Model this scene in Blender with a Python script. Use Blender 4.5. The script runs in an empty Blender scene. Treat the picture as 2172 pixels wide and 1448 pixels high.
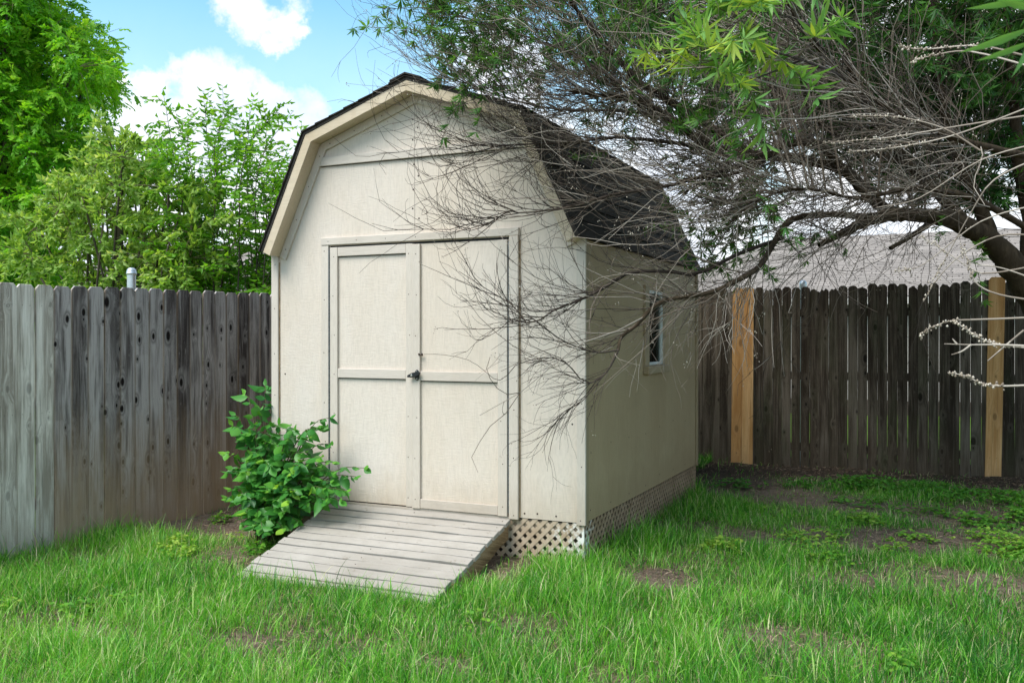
import bpy, math, random
import numpy as np
from mathutils import Vector
rng = np.random.default_rng(7)
random.seed(7)
scene = bpy.context.scene
COL = scene.collection

# ------------------------------------------------------------------ camera (solved from the shed's edges)
FPX, YAW, PITCH = 1933.5, -0.4344, -0.004
CAM = np.array([4.4372, -5.3823, 1.1654])
_c, _s = math.cos(YAW), math.sin(YAW)
_fw = np.array([_s, _c, 0.0]); RT = np.array([_c, -_s, 0.0]); _up = np.array([0, 0, 1.0])
FW = _fw * math.cos(PITCH) + _up * math.sin(PITCH)
UP = _up * math.cos(PITCH) - _fw * math.sin(PITCH)

def ray(u, v):
    return FW + RT * ((u - 1086) / FPX) + UP * ((724 - v) / FPX)

def at(u, v, d):                      # the point at forward distance d seen at photo position (u, v)
    return CAM + ray(u, v) * d

def dirn(u, v):
    r = ray(u, v); return r / np.linalg.norm(r)

# ------------------------------------------------------------------ object helpers
ORIGIN = {}

def link(o, parent=None):
    COL.objects.link(o)
    if parent is not None:
        o.parent = parent
    return o

def thing(name, label, cat, loc, group=None):
    o = bpy.data.objects.new(name, None)
    o.empty_display_size = 0.2
    o.location = loc
    o['label'] = label; o['category'] = cat
    if group: o['group'] = group
    link(o)
    ORIGIN[o.name] = np.array(loc, float)
    return o

def np_mesh(name, V, loops, totals, mats, parent=None, attrs=None, smooth=False, mat_idx=None, label=None):
    """V (N,3) world coordinates; loops flat int array; totals verts per face."""
    V = np.asarray(V, np.float64).reshape(-1, 3)
    org = ORIGIN[parent.name] if parent is not None else np.zeros(3)
    me = bpy.data.meshes.new(name)
    totals = np.asarray(totals, np.int32); loops = np.asarray(loops, np.int32)
    me.vertices.add(len(V)); me.loops.add(len(loops)); me.polygons.add(len(totals))
    me.vertices.foreach_set('co', (V - org).astype(np.float32).ravel())
    me.loops.foreach_set('vertex_index', loops)
    starts = np.concatenate([[0], np.cumsum(totals)[:-1]]).astype(np.int32)
    me.polygons.foreach_set('loop_start', starts)
    if not isinstance(mats, (list, tuple)): mats = [mats]
    for m in mats: me.materials.append(m)
    if mat_idx is not None: me.polygons.foreach_set('material_index', np.asarray(mat_idx, np.int32))
    if smooth: me.polygons.foreach_set('use_smooth', np.ones(len(totals), bool))
    me.update(calc_edges=True)
    for k, a in (attrs or {}).items():
        a = np.asarray(a, np.float32)
        if a.ndim == 1:
            at_ = me.attributes.new(k, 'FLOAT', 'POINT'); at_.data.foreach_set('value', a)
        else:
            at_ = me.attributes.new(k, 'FLOAT_VECTOR', 'POINT'); at_.data.foreach_set('vector', a.ravel())
    me.validate()
    o = bpy.data.objects.new(name, me)
    link(o, parent)
    ORIGIN[o.name] = org
    if label: o['label'] = label
    return o

class MB:
    """collects small shapes into one mesh; every vertex keeps board coordinates in attribute bc"""
    def __init__(s):
        s.v = []; s.f = []; s.bc = []; s.mi = []
    def add(s, verts, faces, bc=None, mi=0):
        b = len(s.v)
        s.v += [tuple(map(float, p)) for p in verts]
        s.f += [tuple(b + i for i in f) for f in faces]
        s.mi += [mi] * len(faces)
        s.bc += [tuple(map(float, p)) for p in (bc if bc is not None else verts)]
    def box(s, lo, hi, mi=0, seed=None):
        x0, y0, z0 = lo; x1, y1, z1 = hi
        v = [(x0,y0,z0),(x1,y0,z0),(x1,y1,z0),(x0,y1,z0),(x0,y0,z1),(x1,y0,z1),(x1,y1,z1),(x0,y1,z1)]
        f = [(0,3,2,1),(4,5,6,7),(0,1,5,4),(1,2,6,5),(2,3,7,6),(3,0,4,7)]
        bc = None
        if seed is not None: bc = [(p[0]+seed*7.3, p[1]+seed*3.1, p[2]+seed*5.7) for p in v]
        s.add(v, f, bc, mi)
    def obox(s, c, ax, ay, az, hx, hy, hz, mi=0):        # oriented box
        c, ax, ay, az = [np.array(q, float) for q in (c, ax, ay, az)]
        v = [c + ax*hx*i + ay*hy*j + az*hz*k for k in (-1,1) for j in (-1,1) for i in (-1,1)]
        f = [(0,2,3,1),(4,5,7,6),(0,1,5,4),(1,3,7,5),(3,2,6,7),(2,0,4,6)]
        s.add(v, f, None, mi)
    def prism(s, poly, y0, y1, axis=1, mi=0, bc=None):    # polygon in the other two axes, extruded along axis
        n = len(poly)
        def pt(p, t):
            if axis == 1: return (p[0], t, p[1])
            if axis == 0: return (t, p[0], p[1])
            return (p[0], p[1], t)
        v = [pt(p, y0) for p in poly] + [pt(p, y1) for p in poly]
        f = [tuple(range(n)), tuple(range(2*n-1, n-1, -1))]
        for i in range(n):
            j = (i+1) % n
            f.append((i, i+n, j+n, j))
        s.add(v, f, bc, mi)
    def disc(s, c, n, r, depth=0.002, k=8, mi=0):
        c = np.array(c, float); n = np.array(n, float); n /= np.linalg.norm(n)
        a = np.cross(n, (0,0,1.0)) if abs(n[2]) < .9 else np.cross(n, (1.0,0,0)); a /= np.linalg.norm(a); b = np.cross(n, a)
        ring = [c + n*depth + (a*math.cos(2*math.pi*i/k) + b*math.sin(2*math.pi*i/k))*r for i in range(k)]
        base = [p - n*(depth+.002) for p in ring]
        f = [tuple(range(k))] + [(i, i+k, (i+1)%k+k, (i+1)%k) for i in range(k)]
        s.add(ring + base, f, None, mi)
    def build(s, name, mats, parent=None, bevel=0.0, label=None, recalc=True, smooth=False):
        org = ORIGIN[parent.name] if parent is not None else np.zeros(3)
        me = bpy.data.meshes.new(name)
        me.from_pydata([tuple(np.array(p) - org) for p in s.v], [], s.f)
        if not isinstance(mats, (list, tuple)): mats = [mats]
        for m in mats: me.materials.append(m)
        me.polygons.foreach_set('material_index', np.array(s.mi, np.int32))
        a = me.attributes.new('bc', 'FLOAT_VECTOR', 'POINT')
        a.data.foreach_set('vector', np.array(s.bc, np.float32).ravel())
        if recalc:
            import bmesh
            bm = bmesh.new(); bm.from_mesh(me)
            bmesh.ops.recalc_face_normals(bm, faces=bm.faces[:])
            bm.to_mesh(me); bm.free()
        if smooth: me.polygons.foreach_set('use_smooth', np.ones(len(me.polygons), bool))
        me.update()
        o = bpy.data.objects.new(name, me); link(o, parent); ORIGIN[o.name] = org
        if bevel > 0:
            md = o.modifiers.new('bevel', 'BEVEL'); md.width = bevel; md.segments = 1; md.limit_method = 'ANGLE'; md.angle_limit = math.radians(50)
        if label: o['label'] = label
        return o

def tubes(P, R, k=3):
    """P (T,n,3), R (T,n) -> V, loops, totals, per-vertex tube index"""
    P = np.asarray(P, float); R = np.asarray(R, float)
    T, n, _ = P.shape
    t = np.gradient(P, axis=1); t /= (np.linalg.norm(t, axis=2, keepdims=True) + 1e-9)
    ref = np.where(np.abs(t[..., 2:3]) > .85, np.array([1.0, 0, 0]), np.array([0, 0, 1.0]))
    u = np.cross(t, ref); u /= (np.linalg.norm(u, axis=2, keepdims=True) + 1e-9); w = np.cross(t, u)
    ang = np.arange(k) * 2 * np.pi / k
    V = P[:, :, None, :] + R[:, :, None, None] * (np.cos(ang)[None, None, :, None] * u[:, :, None, :] + np.sin(ang)[None, None, :, None] * w[:, :, None, :])
    idx = np.arange(T*n*k).reshape(T, n, k)
    a = idx[:, :-1, :]; b = np.roll(a, -1, axis=2); d = idx[:, 1:, :]; c = np.roll(d, -1, axis=2)
    loops = np.stack([a, b, c, d], -1).ravel()
    tot = np.full(T*(n-1)*k, 4)
    return V.reshape(-1, 3), loops, tot, np.repeat(np.arange(T), n*k)

def diamonds(B, D, S, L, Wd, fold=0.25, curl=0.0):
    """lance leaves: base B, direction D, side S; four corners folded along the midrib (two triangles)"""
    n = np.cross(D, S)
    L = L[:, None]; Wd = Wd[:, None]
    tip = B + D*L - n*(curl*L)
    mid = B + D*L*.45
    l = mid + S*Wd*.5 + n*Wd*fold; r = mid - S*Wd*.5 + n*Wd*fold
    N = len(B)
    V = np.stack([B, r, tip, l], 1).reshape(-1, 3)
    i = np.arange(N)[:, None]*4
    loops = np.concatenate([i, i+1, i+2, i, i+2, i+3], 1).ravel()
    return V, loops, np.full(2*N, 3), np.repeat(np.arange(N), 4)

def ovates(B, D, S, L, Wd, prof=((0,.02),(.18,.62),(.42,1),(.7,.68),(.9,.22),(1,.02)), fold=.22, droop=.25):
    n = np.cross(D, S); N = len(B); m = len(prof)
    V = np.zeros((N, m, 3, 3))
    for q, (s_, w_) in enumerate(prof):
        c = B + D*(L*s_)[:, None] - n*(droop*L*s_*s_)[:, None]
        o = S*(Wd*.5*w_)[:, None]; h = n*(fold*Wd*w_*.5)[:, None]
        V[:, q, 0] = c + o + h; V[:, q, 1] = c; V[:, q, 2] = c - o + h
    idx = np.arange(N*m*3).reshape(N, m, 3)
    f = np.stack([idx[:, :-1, :-1], idx[:, :-1, 1:], idx[:, 1:, 1:], idx[:, 1:, :-1]], -1)
    loops = f.ravel()
    return V.reshape(-1, 3), loops, np.full(N*(m-1)*2, 4), np.repeat(np.arange(N), m*3)

def unit(v):
    return v / (np.linalg.norm(v, axis=-1, keepdims=True) + 1e-9)

# ------------------------------------------------------------------ materials
class Mat:
    def __init__(s, name):
        s.m = bpy.data.materials.new(name); s.m.use_nodes = True
        s.nt = s.m.node_tree; s.nt.nodes.clear()
        s.out = s.nt.nodes.new('ShaderNodeOutputMaterial')
    def n(s, t, ins=None, **props):
        nd = s.nt.nodes.new('ShaderNode' + t)
        for k, v in props.items(): setattr(nd, k, v)
        for k, v in (ins or {}).items():
            if isinstance(v, bpy.types.NodeSocket): s.nt.links.new(v, nd.inputs[k])
            else: nd.inputs[k].default_value = v
        return nd
    def attr(s, name): return s.n('Attribute', attribute_name=name)
    def map(s, vec, scale=(1,1,1), loc=(0,0,0), rot=(0,0,0)):
        return s.n('Mapping', {'Vector': vec, 'Scale': scale, 'Location': loc, 'Rotation': rot}).outputs[0]
    def noise(s, vec, scale, detail=4, rough=.55, dist=0.0):
        return s.n('TexNoise', {'Vector': vec, 'Scale': scale, 'Detail': detail, 'Roughness': rough, 'Distortion': dist}).outputs['Fac']
    def ramp(s, fac, stops, interp='LINEAR'):
        r = s.n('ValToRGB', {'Fac': fac}); e = r.color_ramp.elements; r.color_ramp.interpolation = interp
        while len(e) < len(stops): e.new(.5)
        for q, (p, c) in zip(e, stops):
            q.position = p; q.color = (c, c, c, 1) if isinstance(c, (int, float)) else (*c, 1)
        return r.outputs[0]
    def mix(s, f, a, b, mode='MIX'):
        nd = s.n('Mix', data_type='RGBA', blend_type=mode)
        for key, val in ((0, f), (6, a), (7, b)):
            if isinstance(val, bpy.types.NodeSocket): s.nt.links.new(val, nd.inputs[key])
            elif key == 0: nd.inputs[0].default_value = val
            else: nd.inputs[key].default_value = (*val, 1) if len(val) == 3 else val
        return nd.outputs[2]
    def math(s, op, a, b=0.0, c=None, clamp=False):
        nd = s.n('Math', operation=op, use_clamp=clamp)
        for i, val in enumerate((a, b) if c is None else (a, b, c)):
            if isinstance(val, bpy.types.NodeSocket): s.nt.links.new(val, nd.inputs[i])
            else: nd.inputs[i].default_value = val
        return nd.outputs[0]
    def bump(s, h, strength=.3, dist=.003, prev=None):
        ins = {'Height': h, 'Strength': strength, 'Distance': dist}
        if prev is not None: ins['Normal'] = prev
        return s.n('Bump', ins).outputs[0]
    def bsdf(s, color, rough=.7, normal=None, spec=.3, metallic=0.0):
        ins = {'Base Color': color if isinstance(color, bpy.types.NodeSocket) else (*color, 1), 'Roughness': rough, 'Specular IOR Level': spec, 'Metallic': metallic}
        if normal is not None: ins['Normal'] = normal
        b = s.n('BsdfPrincipled', ins)
        s.nt.links.new(b.outputs[0], s.out.inputs[0]); return b
    def surf(s, sock): s.nt.links.new(sock, s.out.inputs[0])

def paint_material(name, base, stain, grain_dir='z', grooves=False, rough=.62, ripple=.35, chips=0.0, splash=.5):
    M = Mat(name)
    co = M.n('TexCoord').outputs['Object']
    if grain_dir == 'z': s1, s2 = (95, 95, 9), (20, 20, 130)
    elif grain_dir == 'x': s1, s2 = (6, 85, 85), (95, 16, 16)
    else: s1, s2 = (85, 6, 85), (16, 95, 16)
    warp = M.noise(M.map(co, (3, 3, 3)), 1.0, 3)
    wv = M.n('VectorMath', {0: co, 1: (1, 1, 1)}, operation='MULTIPLY').outputs[0]
    wv = M.n('VectorMath', {0: wv, 1: M.n('CombineXYZ', {'X': M.math('MULTIPLY', warp, .12), 'Y': M.math('MULTIPLY', warp, .12), 'Z': M.math('MULTIPLY', warp, .12)}).outputs[0]}, operation='ADD').outputs[0]
    g1 = M.noise(M.map(wv, s1), 1.0, 3)
    g2 = M.noise(M.map(wv, s2), 1.0, 2)
    h = M.math('ADD', M.math('MULTIPLY', g1, .5), M.math('MULTIPLY', g2, ripple))
    big = M.noise(M.map(co, (1.6, 1.6, .7)), 1.0, 5, .6)
    st = M.ramp(big, [(.36, 0.0), (.72, 1.0)])
    streak = M.ramp(M.noise(M.map(co, (9, 9, .55)), 1.0, 4), [(.5, 0.0), (.78, .7)])
    col = M.mix(M.math('MULTIPLY', M.math('MAXIMUM', st, streak), .7), base, stain)
    zz = M.n('SeparateXYZ', {0: M.n('NewGeometry').outputs['Position']}).outputs['Z']
    sp = M.ramp(M.math('ADD', zz, M.math('MULTIPLY', M.noise(M.map(co, (7, 7, 3)), 1.0, 5, .65), .42)), [(.16, 1.0), (.46, 0.0)])
    col = M.mix(M.math('MULTIPLY', sp, splash), col, (stain[0]*.72, stain[1]*.66, stain[2]*.58))
    fine = M.ramp(g1, [(.25, .80), (.6, 1.06)])
    col = M.mix(.45, col, M.mix(1.0, col, fine, 'MULTIPLY'))
    speck = M.ramp(M.noise(M.map(co, (60, 60, 60)), 1.0, 2), [(.74, 0.0), (.8, 1.0)])
    col = M.mix(M.math('MULTIPLY', speck, .35), col, (stain[0]*.45, stain[1]*.42, stain[2]*.4))
    if chips > 0:
        ch = M.ramp(M.noise(M.map(co, (14, 14, 14)), 1.0, 5, .7), [(.62, 0.0), (.66, 1.0)])
        col = M.mix(M.math('MULTIPLY', ch, chips), col, (.16, .12, .08))
    nrm = M.bump(h, .42, .004)
    if grooves:
        sx = M.n('SeparateXYZ', {0: co})
        p = M.math('PINGPONG', sx.outputs['Y'], .1016)
        gr = M.ramp(M.math('MULTIPLY', p, 40.0), [(.0, 0.0), (.16, 1.0)])
        nrm = M.bump(gr, .55, .004, nrm)
        col = M.mix(1.0, col, M.ramp(M.math('MULTIPLY', p, 40.0), [(0, .87), (.12, 1.0)]), 'MULTIPLY')
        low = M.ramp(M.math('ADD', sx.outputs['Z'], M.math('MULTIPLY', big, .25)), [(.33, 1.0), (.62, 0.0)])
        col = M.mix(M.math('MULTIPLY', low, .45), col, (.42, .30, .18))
    M.bsdf(col, rough, nrm, .25)
    return M.m

SIDING = paint_material('painted_front_siding', (.64, .568, .500), (.57, .475, .375), ripple=.75)
SIDESIDING = paint_material('shaded_side_siding', (.445, .335, .20), (.36, .255, .14), ripple=.6, grooves=True)  # same beige paint, darkened: the tree shade is put into its colour
TRIMV = paint_material('painted_trim_upright', (.60, .537, .472), (.50, .43, .355), 'z', ripple=.1)
TRIMH = paint_material('painted_trim_level', (.575, .515, .455), (.47, .40, .33), 'x', ripple=.1)
TRIMD = paint_material('shaded_side_trim', (.37, .29, .18), (.30, .22, .13), 'z', ripple=.1)  # beige trim darkened to match the side wall, shade put into colour
RAKEP = paint_material('painted_rake_board', (.58, .485, .365), (.45, .33, .195), 'x', ripple=.1)
DECKP = paint_material('worn_deck_paint', (.43, .395, .355), (.25, .22, .185), 'x', ripple=.1, chips=.45, splash=.12)
LATM = paint_material('worn_lattice_paint', (.50, .40, .30), (.36, .27, .19), 'z', ripple=.1, chips=.15)

def lattice_material(name, base, dark, cx, cy):
    M = Mat(name); pos = M.n('NewGeometry').outputs['Position']
    d = M.n('VectorMath', {0: pos, 1: (cx, cy, -.12)}, operation='DISTANCE').outputs['Value']
    nz = M.noise(M.map(pos, (18, 18, 18)), 1.0, 5, .65)
    f = M.ramp(M.math('ADD', M.math('MULTIPLY', d, .9), M.math('MULTIPLY', nz, .9)), [(.48, 1.0), (.66, 0.0)])
    n2 = M.ramp(M.noise(M.map(pos, (7, 7, 7)), 1.0, 4), [(.35, 0.0), (.65, 1.0)])
    col = M.mix(n2, base, dark)
    col = M.mix(f, col, (.74, .72, .68))
    M.bsdf(col, .8, M.bump(nz, .3, .003), .2); return M.m
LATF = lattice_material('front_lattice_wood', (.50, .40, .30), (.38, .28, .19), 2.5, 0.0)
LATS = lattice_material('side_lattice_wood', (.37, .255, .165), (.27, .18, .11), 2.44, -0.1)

def plain(name, col, rough=.6, metallic=0.0, spec=.4, vary=.15, scale=30):
    M = Mat(name); co = M.n('TexCoord').outputs['Object']
    nz = M.noise(M.map(co, (scale,)*3), 1.0, 4)
    c = M.mix(1.0, col, M.ramp(nz, [(.3, 1-vary), (.7, 1+vary)]), 'MULTIPLY')
    M.bsdf(c, rough, M.bump(nz, .15, .002), spec, metallic); return M.m
NAIL = plain('rusty_nail', (.07, .05, .04), .7, .3)
BLACK = plain('black_enamel', (.012, .013, .016), .28, 0, .5)
CHROME = plain('key_chrome', (.75, .75, .76), .2, 1.0, .5)
DARKIN = plain('dark_shed_inside', (.03, .026, .02), .9)
RUSTY = plain('rust_brown_joint', (.33, .215, .12), .8, 0, .2, .5, 14)
HINGE = plain('dull_hinge_steel', (.16, .18, .19), .5, .6, .5, .3)
SHADESTRIP = plain('dark_shade_strip', (.025, .03, .035), .8)  # near-black, puts the shade of gaps and trim undersides into colour
ALU = plain('white_aluminium', (.60, .62, .60), .5, 0, .3, .1)
STEEL = plain('galvanised_steel', (.55, .58, .60), .42, .85, .5, .12)
MILDEW = plain('under_shed_soil', (.03, .022, .016), .95)

def glass():
    M = Mat('window_glass')
    g = M.n('BsdfGlossy', {'Color': (.9, .95, .95, 1), 'Roughness': .04})
    t = M.n('BsdfTransparent', {'Color': (.55, .6, .58, 1)})
    fr = M.n('Fresnel', {'IOR': 1.5})
    mx = M.n('MixShader', {0: M.math('MULTIPLY', fr.outputs[0], .45), 1: t.outputs[0], 2: g.outputs[0]})
    M.surf(mx.outputs[0]); return M.m
GLASS = glass()

def shingle_material(name, c1, c2, mortar, course, width, rough=.95, gap=.02):
    M = Mat(name); bc = M.attr('bc').outputs['Vector']
    br = M.n('TexBrick', {'Vector': bc, 'Color1': (*c1, 1), 'Color2': (*c2, 1), 'Mortar': (*mortar, 1), 'Scale': 1.0, 'Mortar Size': gap*course, 'Mortar Smooth': .1, 'Bias': 0.0, 'Brick Width': width, 'Row Height': course})
    br.offset = .37; br.offset_frequency = 2; br.squash = 1.3; br.squash_frequency = 3
    gr = M.noise(M.map(bc, (160, 160, 160)), 1.0, 2, .7)
    big = M.noise(M.map(bc, (.8, 2.2, 1)), 1.0, 5)
    col = M.mix(1.0, br.outputs[0], M.ramp(gr, [(.3, .55), (.7, 1.45)]), 'MULTIPLY')
    col = M.mix(1.0, col, M.ramp(big, [(.3, .78), (.7, 1.2)]), 'MULTIPLY')
    M.bsdf(col, rough, M.bump(gr, .5, .003), .2); return M.m
SHINGLE = shingle_material('charcoal_shingle', (.030, .026, .023), (.052, .045, .040), (.012, .010, .009), .1305, .3)
NROOF = shingle_material('pale_grey_shingle', (.30, .262, .236), (.22, .192, .172), (.085, .073, .065), .14, .33, gap=.09)

def fence_material(name, tones, dirt, dirt_z, dirt_amt, knot_amt=1.0, moss=0.0, contrast=1.0):
    """weathered boards: bc = (across board in m, board seed, height in m)"""
    M = Mat(name); bc = M.attr('bc').outputs['Vector']
    sep = M.n('SeparateXYZ', {0: bc})
    x, sd, z = sep.outputs
    rnd = M.n('TexWhiteNoise', {'W': sd}, noise_dimensions='1D').outputs['Value']
    vec = M.n('CombineXYZ', {'X': M.math('ADD', x, M.math('MULTIPLY', sd, 3.17)), 'Y': M.math('MULTIPLY', sd, 1.7), 'Z': z}).outputs[0]
    # knots: elongated cells
    kv = M.n('CombineXYZ', {'X': M.math('MULTIPLY', M.math('ADD', x, M.math('MULTIPLY', sd, 3.17)), 8.5), 'Y': M.math('MULTIPLY', M.math('ADD', z, M.math('MULTIPLY', sd, 1.31)), 4.4)}).outputs[0]
    vk = M.n('TexVoronoi', {'Vector': kv, 'Scale': 1.0, 'Randomness': 1.0}, voronoi_dimensions='2D')
    kd = vk.outputs['Distance']
    kc = M.n('SeparateColor', {0: vk.outputs['Color']}); kr = kc.outputs[0]
    kd = M.math('MULTIPLY', kd, M.n('MapRange', {'Value': kc.outputs[1], 'From Min': 0.0, 'From Max': 1.0, 'To Min': .42, 'To Max': 1.7}).outputs[0])
    on = M.math('GREATER_THAN', kr, .58)
    knot = M.math('MULTIPLY', M.ramp(kd, [(.06, 1.0), (.115, 0.0)]), on)
    halo = M.math('MULTIPLY', M.ramp(kd, [(.08, 1.0), (.42, 0.0)]), on)
    wv = M.n('VectorMath', {0: vec, 1: M.n('CombineXYZ', {'X': M.math('MULTIPLY', halo, .035)}).outputs[0]}, operation='ADD').outputs[0]
    low = M.noise(M.map(vec, (2.5, 2.5, 1.1)), 1.0, 3)
    wv2 = M.n('VectorMath', {0: wv, 1: M.n('CombineXYZ', {'X': M.math('MULTIPLY', low, .05)}).outputs[0]}, operation='ADD').outputs[0]
    g1 = M.noise(M.map(wv2, (55, 55, 1.3)), 1.0, 5, .6)
    g2 = M.noise(M.map(wv2, (170, 170, 4.5)), 1.0, 4, .7)
    blotch = M.noise(M.map(vec, (14, 14, 2.6)), 1.0, 4, .6)
    t = M.math('ADD', M.math('MULTIPLY', g1, .55*contrast), M.math('ADD', M.math('MULTIPLY', g2, .42), M.math('MULTIPLY', blotch, .40)))
    t = M.math('ADD', t, M.math('MULTIPLY', M.math('SUBTRACT', rnd, .5), .44))
    col = M.ramp(t, [(.50, tones[0]), (.655, tones[1]), (.83, tones[2])])
    wst = M.ramp(M.noise(M.map(vec, (14, 14, 1.0)), 1.0, 6, .65), [(.50, 0.0), (.62, 1.0)])
    col = M.mix(M.math('MULTIPLY', wst, .72), col, tones[0])
    crk = M.ramp(M.noise(M.map(wv2, (105, 105, .9)), 1.0, 4, .65), [(.60, 0.0), (.67, 1.0)])
    stk = M.ramp(M.noise(M.map(wv2, (70, 70, 1.1), (3.3, 1.7, .4)), 1.0, 5, .7), [(.56, 0.0), (.70, 1.0)])
    col = M.mix(M.math('MULTIPLY', stk, .55), col, tones[2])
    col = M.mix(M.math('MULTIPLY', crk, .75), col, (tones[0][0]*.55, tones[0][1]*.55, tones[0][2]*.55))
    pale = M.ramp(M.noise(M.map(vec, (30, 30, 9)), 1.0, 5, .7), [(.60, 0.0), (.75, .6)])
    col = M.mix(pale, col, tones[2])
    ring = M.math('MULTIPLY', M.ramp(kd, [(.10, 0.0), (.14, 1.0), (.22, 0.0)]), on)
    edge = M.ramp(M.math('ABSOLUTE', x), [(.058, 0.0), (.071, 1.0)])
    col = M.mix(M.math('MULTIPLY', halo, .45*knot_amt), col, tones[2])
    col = M.mix(M.math('MULTIPLY', ring, .6*knot_amt), col, tones[0])
    col = M.mix(M.math('MULTIPLY', edge, .45), col, (dirt[0]*.7, dirt[1]*.66, dirt[2]*.62))
    col = M.mix(M.math('MULTIPLY', knot, knot_amt), col, (tones[0][0]*.25, tones[0][1]*.22, tones[0][2]*.2))
    dz = M.ramp(M.math('ADD', z, M.math('MULTIPLY', M.math('SUBTRACT', blotch, .5), .9)), [(0.0, 1.0), (dirt_z, 0.0)])
    col = M.mix(M.math('MULTIPLY', dz, dirt_amt), col, dirt)
    if moss > 0:
        ms = M.ramp(M.noise(M.map(vec, (5, 5, 1.6)), 1.0, 5, .65), [(.5, 0.0), (.7, 1.0)])
        col = M.mix(M.math('MULTIPLY', ms, moss), col, (.045, .055, .022))
    M.bsdf(col, .88, M.bump(M.math('ADD', g1, M.math('MULTIPLY', g2, .5)), .55, .004), .15)
    return M.m
FENL = fence_material('weathered_grey_cedar', ((.050, .039, .037), (.185, .158, .150), (.46, .415, .40)), (.40, .275, .175), 1.0, .9)
FENP = fence_material('pale_silver_cedar', ((.27, .23, .19), (.62, .565, .50), (.84, .79, .72)), (.30, .24, .18), .5, .6, .5, contrast=1.25)
FENR = fence_material('dark_mossy_cedar', ((.026, .018, .012), (.068, .050, .036), (.155, .125, .096)), (.075, .052, .033), .5, .5, .9, moss=.35)
FENN = fence_material('new_tan_cedar', ((.44, .215, .075), (.58, .315, .125), (.69, .42, .20)), (.45, .28, .14), .2, .3, .6)
STRM = fence_material('worn_brown_lumber', ((.17, .10, .05), (.42, .27, .14), (.58, .41, .24)), (.12, .08, .05), .2, .3, .6)

def leaf_material(name, stops, trans=.42, rough=.5, tcol=(1.25, 1.15, .55)):
    M = Mat(name)
    r = M.attr('rnd').outputs['Fac']
    col = M.ramp(r, stops)
    b = M.n('BsdfPrincipled', {'Base Color': col, 'Roughness': rough, 'Specular IOR Level': .35})
    tc = M.mix(1.0, col, tcol, 'MULTIPLY')
    t = M.n('BsdfTranslucent', {'Color': tc})
    mx = M.n('MixShader', {0: trans, 1: b.outputs[0], 2: t.outputs[0]})
    M.surf(mx.outputs[0]); return M.m
LEAF_BIG = leaf_material('bright_tree_leaf', [(0, (.05, .21, .008)), (.45, (.14, .42, .016)), (.8, (.26, .56, .026)), (1, (.40, .63, .07))], .55)
LEAF_PALE = leaf_material('pale_tree_leaf', [(0, (.11, .26, .04)), (.5, (.25, .43, .07)), (.85, (.40, .56, .15)), (1, (.58, .66, .34))], .52)
LEAF_ELM = leaf_material('sapling_leaf', [(0, (.055, .21, .014)), (.5, (.16, .40, .026)), (.85, (.29, .52, .045)), (1, (.42, .60, .09))], .54)
LEAF_SHRUB = leaf_material('shrub_leaf', [(0, (.028, .14, .035)), (.5, (.065, .26, .04)), (.8, (.14, .38, .045)), (1, (.30, .54, .06))], .35, .38)
LEAF_VITEX = leaf_material('chaste_tree_leaf', [(0, (.024, .085, .018)), (.5, (.065, .19, .032)), (1, (.16, .34, .06))], .45)
LEAF_NEAR = leaf_material('young_chaste_leaf', [(0, (.08, .24, .065)), (.5, (.17, .38, .10)), (.8, (.27, .48, .11)), (1, (.46, .60, .10))], .42)
GRASSM = leaf_material('grass_blade', [(0, (.015, .11, .010)), (.28, (.06, .27, .018)), (.52, (.145, .45, .030)), (.74, (.27, .56, .062)), (.87, (.50, .63, .22)), (1, (.72, .63, .42))], .42, .36, (1.15, 1.15, .6))
CLOVM = leaf_material('ground_cover_leaf', [(0, (.04, .16, .02)), (.5, (.10, .30, .03)), (.8, (.22, .44, .04)), (1, (.42, .55, .10))], .4)

def bark(name, c1, c2, c3, scale=(28, 28, 6), strength=.7):
    M = Mat(name); co = M.n('TexCoord').outputs['Object']
    n1 = M.noise(M.map(co, scale), 1.0, 6, .65); n2 = M.noise(M.map(co, (5, 5, 5)), 1.0, 4)
    col = M.mix(M.ramp(n2, [(.35, 0.0), (.65, 1.0)]), M.ramp(n1, [(.35, c1), (.65, c2)]), c3)
    col = M.mix(M.ramp(n1, [(.55, 0.0), (.75, .6)]), col, c2)
    M.bsdf(col, .95, M.bump(n1, strength, .012), .1); return M.m
BARKD = bark('dark_chaste_bark', (.022, .015, .010), (.095, .070, .045), (.045, .032, .020))
BARKT = bark('tree_bark', (.05, .04, .03), (.13, .11, .085), (.08, .065, .05))

def twig_material(name, stops):
    M = Mat(name); r = M.attr('rnd').outputs['Fac']
    M.bsdf(M.ramp(r, stops), .85, None, .2); return M.m
TWIGD = twig_material('dead_twig', [(0, (.026, .019, .015)), (.35, (.052, .039, .031)), (.62, (.11, .085, .066)), (.85, (.22, .175, .14)), (1, (.42, .37, .32))])
TWIGP = twig_material('pale_twig', [(0, (.10, .078, .060)), (.5, (.20, .16, .125)), (1, (.45, .40, .34))])
SEEDM = twig_material('dry_seed_head', [(0, (.20, .16, .12)), (.5, (.40, .34, .27)), (1, (.62, .56, .47))])
STEMG = twig_material('green_stem', [(0, (.09, .085, .04)), (1, (.16, .14, .07))])

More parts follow.
